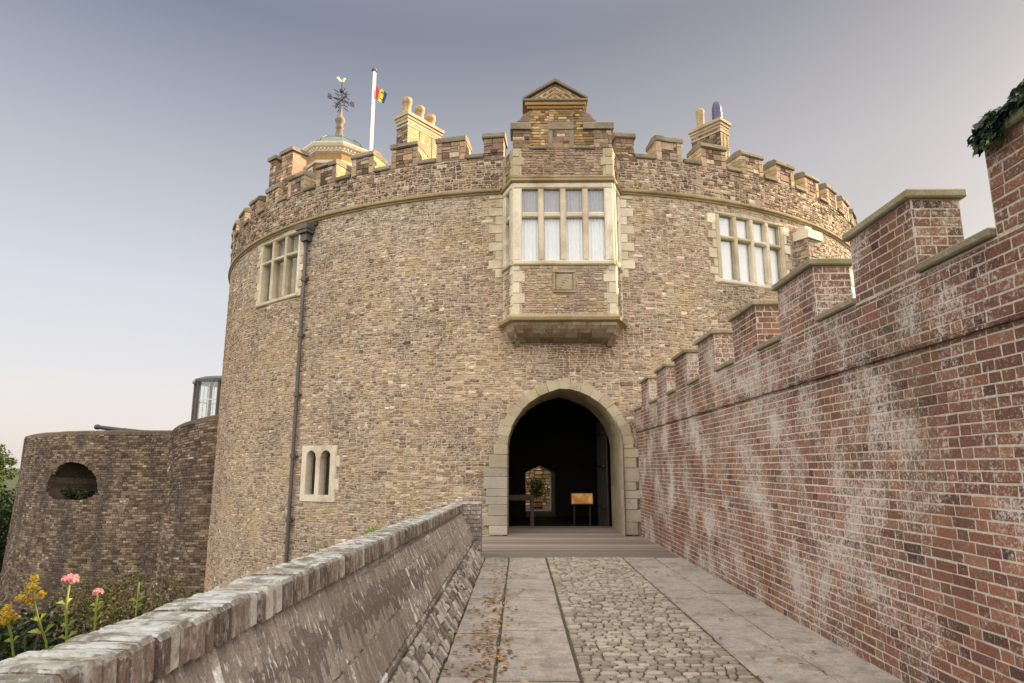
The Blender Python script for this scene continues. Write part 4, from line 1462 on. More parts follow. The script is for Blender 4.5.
for (a, b) in ((-.03, .36), (.66, LA + .03)):
    mb = MB()
    hexA(a + .03, b - .03, -.5, 0.0, 11.05, 11.5, .6, 'parapet')
    for (q, w, c, d) in pieces(a + .03, b - .03, 11.06, 11.5, rg, minh=.08, maxh=.18, maxw=.3):
        mb.stone(fnA, q + .005, w - .005, c + .005, d - .005, .015, .006, .01, rg, mat='parapet')
    hexA(a - .04, b + .04, -.55, .08, 11.5, 11.62, .4, 'cope_stone')
    mb.build("merlon", 'parapet', block_o)

TX, TY = -6.3, 20.9
OC = lambda r, z, rot=22.5: [(TX + r * math.cos(R_(45 * k + rot)), TY + r * math.sin(R_(45 * k + rot)), z) for k in range(8)]
mb = MB()
loft(mb, [OC(1.08, 9.2), OC(1.08, 11.870)], .5)
tur = mb.build("lantern_turret", 'gablebrick', keep)
mb = MB()
loft(mb, [OC(1.09, 11.440), OC(1.13, 11.460), OC(1.13, 11.560), OC(1.09, 11.580)], .5)
loft(mb, [OC(1.08, 11.820), OC(1.16, 11.870), OC(1.16, 11.940), OC(1.25, 12.020), OC(1.29, 12.100), OC(1.29, 12.160), OC(1.05, 12.180)], .5)
for k in range(8):
    a, b = Vector(OC(1.17, 11.900)[k]), Vector(OC(1.17, 11.900)[(k + 1) % 8])
    for i in range(7):
        p = a.lerp(b, (i + .5) / 7)
        mb.box(p.x - .03, p.x + .03, p.y - .03, p.y + .03, 11.920, 12.020, .8)
mb.build("cornice", 'cream', tur)
mb = MB()
prof_ = [(1.03, 12.180), (1.02, 12.280), (.92, 12.480), (.7, 12.640), (.42, 12.720), (.2, 12.760)]
loft(mb, [OC(r, z) for r, z in prof_], .5)
for k in range(8):
    mb.tube([OC(r + .012, z + .005)[k] for r, z in prof_], .028, 6, .8)
mb.build("dome", 'copper', tur)
for k in range(8):       # windows of the lantern, white frames
    a, b = Vector(OC(1.08, 0)[k]), Vector(OC(1.08, 0)[(k + 1) % 8])
    d = (b - a).normalized(); n_ = Vector((d.y, -d.x, 0))
    if n_.dot(Vector((a.x - TX, a.y - TY, 0))) < 0: n_ = -n_
    m_ = (a + b) / 2
    f_ = lambda u, v, dd: tuple(m_ + d * u + n_ * dd + Vector((0, 0, v)))
    if n_.y < .3:
        mb = MB()
        for (u0, u1, v0, v1) in ((-.2, -.13, 10.6, 11.400), (.13, .2, 10.6, 11.400), (-.13, .13, 11.320, 11.400), (-.13, .13, 11.05, 11.1)):
            vs = [f_(u, v, dd) for dd in (.0, .03) for (u, v) in ((u0, v0), (u1, v0), (u1, v1), (u0, v1))]
            mb.add(vs, [(3, 2, 1, 0), (4, 5, 6, 7), (0, 4, 5, 1), (1, 5, 6, 2), (2, 6, 7, 3), (3, 7, 4, 0)], .5, 'white')
        vs = [f_(u, v, .008) for (u, v) in ((-.13, 10.6), (.13, 10.6), (.13, 11.320), (-.13, 11.320))]
        mb.add(vs, [(0, 1, 2, 3)], .5, 'bluecloth')
        mb.build("window", 'white', tur)
mb = MB()
mb.lathe([(.36, 0), (.26, .08), (.17, .2), (.11, .42), (.1, .5), (.15, .56), (.1, .62), (.13, .74), (.18, .84), (.14, .94), (.07, 1.02), (.06, 1.28), (.03, 1.38)], (TX, TY, 12.72), 14, .4)
mb.build("finial", 'cope_stone', tur, smooth=True)
mb = MB()
zc = 14.35
mb.tube([(TX, TY, 14.0), (TX, TY, 15.15)], .018, 6)
for k in range(4):
    a = R_(38 + 90 * k)
    ca, sa = math.cos(a), math.sin(a)
    mb.tube([(TX, TY, zc), (TX + ca * .42, TY + sa * .42, zc)], .014, 6)
    # scroll work and a cardinal plate at each arm's end
    for (q, rr) in ((.2, .1), (.2, -.1)):
        pts = [(TX + ca * (q + .09 * math.cos(w)), TY + sa * (q + .09 * math.cos(w)), zc + rr + .08 * math.sin(w)) for w in np.linspace(0, 5.2, 9)]
        mb.tube(pts, .017, 5)
    mb.box(-.07, .07, -.014, .014, -.09, .09, .5, None, xf=lambda p: Vector((TX + ca * .42, TY + sa * .42, zc)) + Matrix.Rotation(a, 3, 'Z') @ p)
    mb.tube([(TX + ca * .1, TY + sa * .1, zc + .25), (TX + ca * .28, TY + sa * .28, zc + .33)], .016, 5)
    mb.tube([(TX + ca * .1, TY + sa * .1, zc - .25), (TX + ca * .28, TY + sa * .28, zc - .33)], .016, 5)
mb.lathe([(.03, -.09), (.08, -.04), (.08, .04), (.03, .09)], (TX, TY, 14.72), 10)
vane = mb.build("weathervane", 'darklead', tur)
mb = MB()
# gilded bird-like vane plate
pts = [(-.2, .14), (-.1, .03), (-.02, .0), (.06, .01), (.09, .1), (.15, .13), (.1, .19), (.05, .17), (.02, .09), (-.06, .1), (-.12, .2)]
wd = Vector((math.cos(R_(20)), math.sin(R_(20)), 0))
mb.prism(pts, lambda a, b: tuple(Vector((TX, TY + .012, 15.05 + b)) + wd * a), lambda a, b: tuple(Vector((TX, TY - .012, 15.05 + b)) + wd * a), .5)
mb.build("vane_plate", 'gold', tur)

# ================================================================== FLAGPOLE
FX, FY = -5.1, 20.6
fp = thing("flagpole", "tall white flagpole with a small limp red and yellow flag, behind the battlements", "flagpole", (FX, FY, 9.2))
mb = MB()
mb.tube([(FX, FY, 9.2), (FX, FY, 13), (FX, FY, 15.3)], [.05, .044, .036], 10)
mb.build("pole", 'white', fp, smooth=True)
mb = MB()
mb.lathe([(.05, 0), (.09, .02), (.09, .06), (.03, .1), (.02, .2)], (FX, FY, 15.28), 10)
mb.build("truck", 'lead', fp)
mb = MB()
mb.tube([(FX + .07, FY - .03, 10), (FX + .08, FY - .03, 15.2)], .008, 4)
mb.build("halyard", 'white', fp)
mb = MB()
n, k = 14, 10
vs = []
for i in range(n + 1):
    u = i / n
    for j in range(k + 1):
        v = j / k
        x = .06 + u * .42 * (1 - .25 * v)
        z = 14.78 - v * .52 - u * .42 * (1 - .35 * v) - .05 * math.sin(u * 5)
        y = .07 * math.sin(u * 7 + v * 2)
        vs.append((FX + x, FY + y - .02, z))
fr_, fy_, fb_ = [], [], []
for i in range(n):
    for j in range(k):
        f = (i * (k + 1) + j, (i + 1) * (k + 1) + j, (i + 1) * (k + 1) + j + 1, i * (k + 1) + j + 1)
        u = i / n
        (fr_ if u < .36 else fy_ if (u < .75 and not (u > .5 and j % 5 == 2)) else fb_).append(f)
o0 = len(mb.v)
mb.add(vs, fr_, .5, 'redcloth')
for fs, mt in ((fy_, 'yellowcloth'), (fb_, 'bluecloth')):
    for f in fs:
        mb.f.append(f); mb.m.append(mb.mi(mt))
mb.build("flag", 'redcloth', fp, smooth=True)

# ================================================================== BASTION (left)
BX, BY, RB = -13.6, 35.2, 10.5
ZB = 2.88
bas = thing("bastion", "low dark brown curved bastion wall with an arched gun opening, left of the round castle", "fortification", (BX, BY, -4.6))
def bp(deg, z, d=0.0): return (BX + (RB + d) * math.sin(R_(deg)), BY - (RB + d) * math.cos(R_(deg)), z)
def bps(s, z, d=0.0):
    # battered face: the wall leans out towards its foot
    return bp(math.degrees(s / RB), z + warp(s, z, .03), d + max(0, 1.2 - z) * .035)
HC, HHW = -20.6, 1.42         # opening centre (deg), half width (m)
HS = R_(HC) * RB
def in_hole(s, z, g=0.0):
    x = s - HS
    u = min(1, abs(x) / (HHW + g))
    if abs(x) > HHW + g or z < .35 - g + .38 * u ** 5: return False
    return z < .78 + (1.02 + g) * math.sqrt(1 - u * u)
rg = random.Random(71)
mb = MB()
smin, smax = R_(-75) * RB, R_(2.2) * RB
for (a, b, c, d) in courses(smin, smax, -4.2, ZB - .05, rg, .23, .085, bond='x'):
    if in_hole((a + b) / 2, (c + d) / 2): continue
    t = rg.random()
    if rg.random() > .06: t *= .93
    mb.stone(bps, a + .006, b - .006, c + .007, d - .007, rg.uniform(.004, .022), .006, .009, rg, t=t, mat='bastion')
ssn = np.arange(smin, smax + .05, .12); zzn = np.arange(-5, ZB + .001, .1)
ns = len(ssn)
vs = [bps(s, z, -.01) for z in zzn for s in ssn]; fs = []
for j in range(len(zzn) - 1):
    for i in range(ns - 1):
        if in_hole((ssn[i] + ssn[i + 1]) / 2, (zzn[j] + zzn[j + 1]) / 2, .02): continue
        fs.append((j * ns + i, j * ns + i + 1, (j + 1) * ns + i + 1, (j + 1) * ns + i))
mb.add(vs, fs, .5, 'bastion')
# second curved length running to the keep
Q0 = Vector((-13.25, 24.72, 0)); Q1 = Vector((-10.3, 23.6, 0))
def b2(u, z, d=0.0):
    k = u / 3.2
    p = Q0.lerp(Q1, k)
    n_ = Vector((-.36, -.93, 0)).normalized()
    bow = .62 * math.sin(PI * min(1, max(0, k)))
    top = ZB + .62 * min(1, max(0, k))
    zz = z if z < 0 else z * (top / ZB)
    p = p + n_ * (d + bow + max(0, 1.2 - z) * .03)
    return (p.x, p.y, zz)
for (a, b, c, d) in courses(0, 3.3, -4.2, ZB - .05, rg, .23, .085, bond='x'):
    mb.stone(b2, a + .006, b - .006, c + .007, d - .007, rg.uniform(.004, .022), .006, .009, rg, t=(rg.random() if rg.random() < .12 else rg.random() * .93), mat='bastion')
us = np.linspace(0, 3.3, 12)
vs = [b2(u, z, -.01) for z in (-5, 1, ZB) for u in us]
mb.add(vs, [(j * 12 + i, j * 12 + i + 1, (j + 1) * 12 + i + 1, (j + 1) * 12 + i) for j in range(2) for i in range(11)], .4, 'bastion')
mb.build("wall", 'bastion', bas)
mb = MB()
# rounded top of the wall
def bring(prof, s0, s1, n, fn):
    vs = [fn(s0 + (s1 - s0) * i / n, z, d) for i in range(n + 1) for (d, z) in prof]
    k = len(prof); fs = []
    for i in range(n):
        for j in range(k):
            fs.append((i * k + j, (i + 1) * k + j, (i + 1) * k + (j + 1) % k, i * k + (j + 1) % k))
    fs.append(tuple(range(k))); fs.append(tuple(n * k + j for j in reversed(range(k))))
    mb.add(vs, fs, .3)
cp_ = [(.012, ZB - .06), (-.02, ZB + .05), (-.3, ZB + .12), (-1.2, ZB + .1), (-1.2, ZB - .4)]
bring(cp_, smin, smax, 60, bps)
bring([(.012, ZB - .06), (-.02, ZB + .05), (-.3, ZB + .12), (-.9, ZB + .1), (-.9, ZB - .4)], 0, 3.3, 12, b2)
mb.build("wall_top", 'bastion', bas)
mb = MB()
n = 60
pts = [bp(-180 + 360 * i / n, 2.2, -1.0) for i in range(n)]
mb.add(pts, [tuple(range(n))], .5)
mb.build("terrace", 'slab', bas)
# vaulted recess of the gun opening
mb = MB()
outl = [(-HHW, .35)] + [(-HHW * math.cos(PI * i / 14), .78 + 1.02 * math.sin(PI * i / 14)) for i in range(15)] + [(HHW, .35)]
for i in range(len(outl)):
    a, b = outl[i], outl[(i + 1) % len(outl)]
    vs = [bps(HS + a[0] * 1.02, a[1], .0), bps(HS + b[0] * 1.02, b[1], .0), bps(HS + b[0] * .72, b[1] * .9, -1.9), bps(HS + a[0] * .72, a[1] * .9, -1.9)]
    mb.add(vs, [(0, 1, 2, 3)], random.random() * .7)
vs = [bps(HS + a[0] * .72, a[1] * .9, -1.9) for a in outl]
mb.add(vs, [tuple(range(len(vs)))], .1)
rg2 = random.Random(4)
for (a, b, c, d) in courses(-HHW, HHW, .35, 1.75, rg2, .23, .085, bond='x'):
    if in_hole(HS + (a + b) / 2, (c + d) / 2):
        mb.stone(lambda u, v, dd: bps(HS + u * .8, v, -1.85 + dd), a + .006, b - .006, c + .007, d - .007, .015, .006, .009, rg2, t=rg2.random() * .95)
NA = 26
for i in range(NA):
    a0, a1 = PI * i / NA + .008, PI * (i + 1) / NA - .008
    rg_in, rg_out = 1.0 + rg2.uniform(-.01, .01), 1.13 + rg2.uniform(-.015, .015)
    q = [(-HHW * k * math.cos(a), .76 + 1.03 * k * math.sin(a)) for k, a in ((rg_in, a0), (rg_in, a1), (rg_out, a1), (rg_out, a0))]
    pr = rg2.uniform(.026, .04)
    vs = [bps(HS + a, b, -.3) for a, b in q] + [bps(HS + a, b, pr) for a, b in q]
    mb.add(vs, [(4, 5, 6, 7), (0, 1, 5, 4), (1, 2, 6, 5), (2, 3, 7, 6), (3, 0, 4, 7)], rg2.random() * .9)
mb.build("embrasure", 'bastion', bas)

# ---------------------------------------------------------------- cannon on the bastion
can = thing("cannon", "black iron cannon barrel pointing left over the top of the bastion wall", "cannon", (-16.0, 26.4, 2.2))
ca0, ca1 = Vector((-17.4, 26.6, 3.22)), Vector((-14.9, 26.35, 2.9))
mb = MB()
pts = [ca0.lerp(ca1, q) for q in (0, .02, .06, .08, .5, .52, .56, .9, .92, .97, 1.0)]
mb.tube(pts, [.07, .105, .105, .08, .095, .11, .105, .13, .145, .145, .08], 14)
mb.tube([ca0.lerp(ca1, 1.0), ca0.lerp(ca1, 1.05)], [.05, .07], 10)
mb.build("barrel", 'darklead', can, smooth=True)
mb = MB()
for s_ in (-.2, .2):
    mb.box(-16.6, -14.9, 26.4 + s_ - .05, 26.4 + s_ + .05, 2.45, 2.92, .3)
mb.box(-16.6, -14.9, 26.2, 26.6, 2.45, 2.55, .3)
mb.build("carriage", 'darktimber', can)
for xw in (-16.4, -15.2):
    for s_ in (-.36, .36):
        mb = MB()
        mb.tube([(xw, 26.4 + s_ - .05, 2.42), (xw, 26.4 + s_ + .05, 2.42)], .22, 16)
        mb.build("wheel", 'darktimber', can)

# ---------------------------------------------------------------- glazed pavilion
PX, PY = -13.35, 29.4
pav = thing("pavilion", "glazed grey lookout pavilion with white glazing bars, standing behind the bastion wall", "pavilion", (PX, PY, 2.2))
PO = lambda r, z: [(PX + r * math.cos(R_(45 * k + 10)), PY + r * math.sin(R_(45 * k + 10)), z) for k in range(8)]
mb = MB()
loft(mb, [PO(1.4, 2.2), PO(1.4, 3.6)], .5)
mb.build("base_wall", 'lead', pav)
P0 = PO(1.38, 0)
for k in range(8):
    mb = MB()
    a = Vector(P0[k])
    mb.tube([(a.x, a.y, 3.6), (a.x, a.y, 5.3)], .07, 6)
    mb.build("post", 'lead', pav)
for k in range(8):
    a = Vector(PO(1.33, 0)[k]); b = Vector(PO(1.33, 0)[(k + 1) % 8])
    g = MB()
    g.add([(a.x, a.y, 3.6), (b.x, b.y, 3.6), (b.x, b.y, 5.3), (a.x, a.y, 5.3)], [(0, 1, 2, 3)], .5, 'glass')
    for q in (.25, .5, .75):
        p = a.lerp(b, q); g.tube([(p.x, p.y, 3.6), (p.x, p.y, 5.3)], .022, 4, .5, 'white')
    g.tube([(a.x, a.y, 4.5), (b.x, b.y, 4.5)], .022, 4, .5, 'white')
    g.build("glazing", 'glass', pav)
mb = MB()
loft(mb, [PO(1.3, 5.28), PO(1.52, 5.3), PO(1.54, 5.4), PO(1.1, 5.56), PO(.1, 5.72)], .5)
mb.build("roof", 'copper', pav)

# ================================================================== RIGHT BRICK WALL
WX = 2.9
bw = thing("brick_wall", "high red brick wall with stepped stone-capped battlements along the right of the path", "wall", (WX + .2, 6, 0))
def wf(u, v, d): return (WX - d, u, v)
def wf2(u, v, d): return (WX - .022 - d, u, v)
rng = random.Random(81)
mb = MB()
def bricks(fn, u0, u1, v0, v1, mt='redbrick', H=.075):
    for (a, b, c, d) in courses(u0, u1, v0, v1, rng, .226, H):
        t = .55 + (rng.random() + rng.random() - 1) * .42
        if rng.random() < .07: t = rng.random() * .2
        mb.stone(fn, a + .0055, b - .0055, c + .006, d - .006, rng.uniform(.001, .0055), .0035, .003, rng, t=t, mat=mt, depth=.012)
WY0, WY1 = -4.0, 16.25
bricks(wf, WY0, WY1, 0.0, 2.438)
bricks(wf2, WY0, WY1, 2.47, 2.955)
mb.box(WX - .0005, WX + .345, WY0, WY1, -4.8, 2.44, .5, 'brickmortar')
mb.box(WX - .0225, WX + .335, WY0, WY1, 2.441, 2.965, .5, 'brickmortar')
# oversailing course: bricks on a drip joint
for (a, b, c, d) in courses(WY0, WY1, 2.44, 2.47, rng, .226, .04):
    mb.stone(wf2, a + .003, b - .003, c - .004, d, .012 + rng.uniform(0, .006), .003, .004, rng, t=rng.random() * .5, mat='redbrick')
mb.build("wall_face", 'redbrick', bw)
mers = [(14.42, 15.35), (12.68, 13.62), (11.1, 11.98), (9.47, 10.36), (7.75, 8.64), (6.16, 7.06), (4.54, 5.43), (2.82, 3.76), (1.15, 2.05)]
for (y0, y1) in mers:
    mb = MB()
    mb.box(WX - .0225, WX + .33505, y0 - .0005, y1 + .0005, 2.966, 3.54, .5, 'brickmortar')
    bricks(wf2, y0, y1, 2.967, 3.535, H=.071)
    fnN = lambda u, v, d, y0=y0: (u, y0 - d, v)
    bricks(fnN, WX - .022, WX + .335, 2.967, 3.535, H=.071)
    fnF = lambda u, v, d, y1=y1: (u, y1 + d, v)
    bricks(fnF, WX - .022, WX + .335, 2.967, 3.535, H=.071)
    o = mb.build("merlon", 'redbrick', bw)
    g = MB()
    g.box(WX - .07, WX + .375, y0 - .045, y1 + .045, 3.538, 3.605, rng.random(), bev=.012)
    g.build("coping", 'capstone', o)
ends = sorted(mers)
for i in range(len(ends) - 1):
    a, b = ends[i][1], ends[i + 1][0]
    g = MB()
    g.box(WX - .065, WX + .37, a + .012, b - .012, 2.968, 3.03, rng.random(), bev=.012)
    g.build("crenel_sill", 'capstone', bw)
g = MB()
g.box(WX - .065, WX + .37, 15.36, 16.2, 2.968, 3.03, rng.random(), bev=.012)
g.build("crenel_sill", 'capstone', bw)

# ivy on the nearest merlon
rng = random.Random(91)
mb = MB()
def ivy_leaf(mb, p, nrm, size, t):
    nrm = nrm.normalized()
    a = nrm.cross(Vector((rng.uniform(-1, 1), rng.uniform(-1, 1), rng.uniform(-1, 1)))).normalized()
    b = nrm.cross(a)
    shp = [(0, -.5), (.28, -.38), (.5, -.02), (.2, .12), (0, .6), (-.2, .12), (-.5, -.02), (-.28, -.38)]
    vs = [p + (a * x + b * y) * size + nrm * (.10 * size * (abs(x) * 1.5 - .3)) for x, y in shp]
    mb.add(vs, [(0, 1, 2, 3, 4), (0, 4, 5, 6, 7)], t)
for i in range(1500):
    y = 3.74 - abs(rng.gauss(0, .42))
    if y < 2.6: y = rng.uniform(2.7, 3.5)
    hgt = .07 + .15 * min(1, (3.8 - y) / .7)
    ang = rng.uniform(0, PI)
    x = 3.08 + math.cos(ang) * (.27 + rng.uniform(-.05, .05))
    z = 3.60 + math.sin(ang) * hgt * rng.uniform(.6, 1.15) + .02 * math.sin(y * 23)
    nrm = Vector((math.cos(ang), rng.uniform(-.5, .5), math.sin(ang) + .3))
    ivy_leaf(mb, Vector((x, y, z)), nrm + Vector((rng.gauss(0, .4), rng.gauss(0, .4), rng.gauss(0, .4))), rng.uniform(.035, .07), rng.random() * .93)
for i in range(160):        # trailing sprays at the far corner
    k = rng.random()
    y = 3.74 - rng.random() * .22; z = 3.6 - k * .12
    x = 2.80 + rng.uniform(-.02, .03)
    ivy_leaf(mb, Vector((x, y + rng.uniform(-.03, .04), z)), Vector((-1, rng.uniform(-.4, .8), .3)), rng.uniform(.03, .055), 1.0 if (k > .75 and rng.random() < .6) else rng.random() * .9)
iv = mb.build("foliage", 'ivy')
ivy = thing("ivy", "dark green ivy clump growing over the nearest brick merlon", "ivy", (3.08, 3.3, 3.6))
iv.parent = ivy; iv.matrix_parent_inverse = Matrix.Translation(ivy.location).inverted()
mb = MB()
for k in range(7):
    y = 3.7 - k * .12
    mb.tube([(2.98, y - .04, 3.61), (2.84, y, 3.63), (2.815, y + .01, 3.58), (2.82, y + .02, 3.53)], [.007, .006, .004, .002], 5)
mb.build("stem", 'bark', ivy)

# ================================================================== LEFT PARAPET WALL
pw = thing("parapet_wall", "low weathered brick parapet with sloping side and lichen-covered coping, left of the path", "wall", (-.95, 5, 0))
PZ = lambda y: 1.162 - .0185 * y
rng = random.Random(101)
PE = 12.05
mb = MB()
y = -3.0
while y < PE:
    w = rng.uniform(.058, .074)
    o0 = rng.uniform(-.008, .008); o1 = rng.uniform(-.009, .006)
    zt = PZ(y) + rng.uniform(-.006, .005); zb = PZ(y) - .118
    tw = rng.uniform(-.02, .02)
    x0, x1 = -1.265 + o0, -1.035 + o1
    # rounded, chipped header brick on edge
    prof_ = [(x0, zb), (x0 - .002, zt - .012), (x0 + .012, zt - .002), ((x0 + x1) / 2, zt + rng.uniform(-.003, .004)), (x1 - .012, zt - .002), (x1 - .001, zt - .014), (x1 + .004, zb)]
    g = .004 + (rng.random() < .22) * .007
    n0 = len(prof_)
    c0 = [(px_, y + g + tw * (px_ - x0) * .4, pz_) for px_, pz_ in prof_]
    c1 = [(px_ * .999 - .0, y + g + .008 + tw * (px_ - x0) * .4, pz_ + (.006 if 1 < i < 5 else .0)) for i, (px_, pz_) in enumerate(prof_)]
    c2 = [(px_, y + w - g - .008 + tw * (px_ - x0) * .4, pz_ + (.005 if 1 < i < 5 else 0)) for i, (px_, pz_) in enumerate(prof_)]
    c3 = [(px_, y + w - g + tw * (px_ - x0) * .4, pz_) for px_, pz_ in prof_]
    vs = c0 + c1 + c2 + c3
    fs = [tuple(range(n0)), tuple(3 * n0 + i for i in reversed(range(n0)))]
    for r_ in range(3):
        for i in range(n0):
            fs.append((r_ * n0 + i, r_ * n0 + (i + 1) % n0, (r_ + 1) * n0 + (i + 1) % n0, (r_ + 1) * n0 + i))
    mb.add(vs, fs, rng.random())
    y += w
mb.box(-1.255, -1.045, -3.0, PE, .8, .9, .3)
mb.build("coping", 'coping', pw)
# sloping face
A_ = lambda y: Vector((-.835, y, .36))
def B_(y): return Vector((-1.075, y, PZ(y) - .125))
def slope(u, v, d):
    """u 0..1 scaled metres down the slope (0 top), v along the wall."""
    L = .68
    p = B_(v).lerp(A_(v), u / L)
    n_ = Vector((.93, 0, .36)).normalized()
    p = p + n_ * (d + .006 * mnoise.noise(Vector((u * 3, v * 2, 0))))
    return tuple(p)
mb = MB()
for row in range(3):
    y = -3.0
    while y < PE - .03:
        w = rng.uniform(.046, .066)
        t = .32 + rng.random() * .4
        if rng.random() < .03: t = .97
        ra, rb = row * .2267 + .003 + rng.uniform(-.01, .01), (row + 1) * .2267 - .003 + rng.uniform(-.01, .01)
        mb.stone(lambda u, v, d: slope(v, u, d), y + .0025, min(y + w, PE) - .0025, max(0, ra), min(.68, rb), rng.uniform(.003, .011), .004, .005, rng, t=t, depth=.02)
        y += w
mb.add([slope(0, -3, -.012), slope(0, PE, -.012), slope(.68, PE, -.012), slope(.68, -3, -.012)], [(0, 1, 2, 3)], .15)
mb.build("slope_face", 'parbrick', pw)
mb = MB()
y = -3.0
while y < PE:
    w = min(rng.uniform(.19, .25), PE - y)
    mb.box(-.90 + rng.uniform(-.004, .004), -.822 + rng.uniform(-.005, .005), y + .003, y + w - .003, .285, .345 + rng.uniform(-.004, .004), rng.random(), bev=.012)
    y += w
mb.build("nosing", 'parbrick', pw)
def lowf(u, v, d):
    """u along the wall, v height 0..0.285"""
    x = -.645 - .17 * (v / .285)
    n_ = Vector((.86, 0, .5))
    w = .012 * mnoise.noise(Vector((u * 3, v * 6, 5)))
    return (x + n_.x * (d + w), u, v + n_.z * (d + w) * .4)
mb = MB()
for (a, b, c, d) in pieces(-3.0, PE, 0.0, .285, rng, minh=.05, maxh=.12, maxw=.12, rowh=(.12, .2), chunk=(.08, .25)):
    mb.stone(lowf, a + .004, b - .004, c + .004, d - .004, rng.uniform(.004, .03), .008, .010, rng, depth=.02)
mb.add([lowf(-3, 0, -.006), lowf(PE, 0, -.006), lowf(PE, .285, -.006), lowf(-3, .285, -.006)], [(0, 1, 2, 3)], .2)
mb.build("base_face", 'flintbase', pw)
mb = MB()      # solid body and outer face
prof_ = [(-1.25, -4.8), (-1.25, .75), (-1.14, .78), (-.92, .30), (-.9, .26), (-.75, 0.0), (-.75, -.1), (-1.2, -4.8)]
mb.prism(prof_, lambda a, b: (a, -3.0, b), lambda a, b: (a, PE, b), .3)
mb.build("core", 'parbrick', pw)
mb = MB()      # end pier
for (a0, a1, b0, b1, z0, z1) in ((-1.27, -.70, 12.1, 12.5, 0, .93),):
    mb.box(a0 + .012, a1 - .012, b0 + .012, b1, z0 - .3, z1 - .01, .4, 'flintbase')
    for (a, b, c, d) in courses(a0, a1, 0, z1, rng, .22, .075):
        mb.stone(lambda u, v, dd: (u, b0 - dd, v), a + .005, b - .005, c + .005, d - .005, rng.uniform(.003, .01), .003, .006, rng, mat='parbrick', depth=.01, t=.3 + .6 * rng.random())
    for (a, b, c, d) in courses(b0, b1, 0, z1, rng, .22, .075):
        mb.stone(lambda u, v, dd: (a1 - .01 + dd, u, v), a + .005, b - .005, c + .005, d - .005, rng.uniform(.003, .01), .003, .006, rng, mat='parbrick', depth=.01, t=.3 + .6 * rng.random())
    mb.box(a0 - .01, a1 + .01, b0 - .01, b1 + .01, z1 - .008, z1 + .03, .6, 'coping', bev=.012)
mb.build("end_pier", 'nosing', pw)

# ================================================================== INSIDE THE GATE
tb = thing("table", "small wooden side table just inside the gateway on the left", "table", (.0, 20.2, -.14))
mb = MB()
mb.box(-.55, .42, 19.95, 20.5, .62, .78, .6, bev=.01)
mb.build("tabletop", 'timber', tb)
for (x, y) in ((-.5, 20.0), (.36, 20.0), (-.5, 20.44), (.36, 20.44)):
    mb = MB()
    mb.box(x - .05, x + .05, y - .05, y + .05, -.14, .62, .5)
    mb.build("leg", 'timber', tb)
ip = thing("information_panel", "glowing orange information panel on a low stand inside the dark gateway", "sign", (1.9, 20.5, -.14))
mb = MB()
til = lambda p: Vector((p.x, 20.5 + (p.z - .64) * .35 + p.y, p.z))
mb.box(1.58, 2.22, -.02, .0, .5, .8, .5, 'panel', xf=til)
mb.build("display", 'panel', ip)
mb = MB()
mb.box(1.55, 2.25, .003, .05, .47, .83, .4, xf=til)
mb.build("frame", 'darktimber', ip)
for x in (1.66, 2.14):
    mb = MB()
    mb.box(x - .03, x + .03, 20.56, 20.62, -.14, .6, .5)
    mb.build("leg", 'darktimber', ip)
pl = thing("planter", "leafy green plant in a round wooden tub in the sunlit court beyond the gate", "planter", (0.72, 29.2, -.2))
mb = MB()
mb.lathe([(.25, 0), (.29, .2), (.28, .38), (.25, .4)], (0.72, 29.2, -.2), 18)
mb.build("tub", 'terracotta', pl)
mb = MB()
for z in (.06, .28):
    mb.lathe([(.288, 0), (.297, .02), (.288, .05)], (0.72, 29.2, -.2 + z), 18)
mb.build("hoop", 'black', pl)
rng = random.Random(111)
def leaf_quad(mb, p, size, t, up=.3):
    n_ = Vector((rng.gauss(0, 1), rng.gauss(0, 1), rng.gauss(0, 1) + up)).normalized()
    a = n_.cross(Vector((rng.gauss(0, 1), rng.gauss(0, 1), rng.gauss(0, 1)))).normalized(); b = n_.cross(a)
    w = size * .33
    vs = [p - a * size * .5, p + b * w + n_ * w * .3, p + a * size * .5, p - b * w + n_ * w * .3]
    mb.add(vs, [(0, 1, 2), (0, 2, 3)], t)
mb = MB()
for i in range(500):
    q = Vector((rng.gauss(0, .17), rng.gauss(0, .15), rng.uniform(0, 1)))
    leaf_quad(mb, Vector((0.72 + q.x, 29.2 + q.y, 0.3 + q.z * .75)), .12, rng.random())
mb.build("foliage", 'tree', pl)
mb = MB()
mb.tube([(0.72, 29.2, .2), (.73, 29.2, .7)], .025, 6)
mb.build("stem", 'bark', pl)

# ================================================================== PLANTS
def clump(mb, c, r, n, size, tmul=1.0, shell=.55):
    for _ in range(n):
        d = Vector((rng.gauss(0, 1), rng.gauss(0, 1), rng.gauss(0, 1))).normalized()
        k = shell + (1 - shell) * rng.random()
        p = Vector((c[0] + d.x * r[0] * k, c[1] + d.y * r[1] * k, c[2] + d.z * r[2] * k))
        leaf_quad(mb, p, size * rng.uniform(.6, 1.3), min(1, rng.random() * tmul))
def shrub(name, label, x, y, z0, w, h, mat, n, leaf, cl=9, group=None):
    t = thing(name, label, "shrub", (x, y, z0), group)
    mb = MB()
    for _ in range(cl):
        q = (x + rng.uniform(-.55, .55) * w, y + rng.uniform(-.5, .5) * w, z0 + h * rng.uniform(.25, .82))
        r = w * rng.uniform(.22, .38)
        clump(mb, q, (r, r, r * .8), n // cl, leaf, rng.uniform(.6, 1.1), .3)
    mb.build("foliage", mat, t)
    mb = MB()
    for _ in range(5):
        mb.tube([(x, y, z0 - .1), (x + rng.uniform(-.2, .2) * w, y, z0 + h * .4), (x + rng.uniform(-.45, .45) * w, y + rng.uniform(-.3, .3) * w, z0 + h * .8)], [.05, .035, .015], 5)
    mb.build("stem", 'bark', t)
    return t
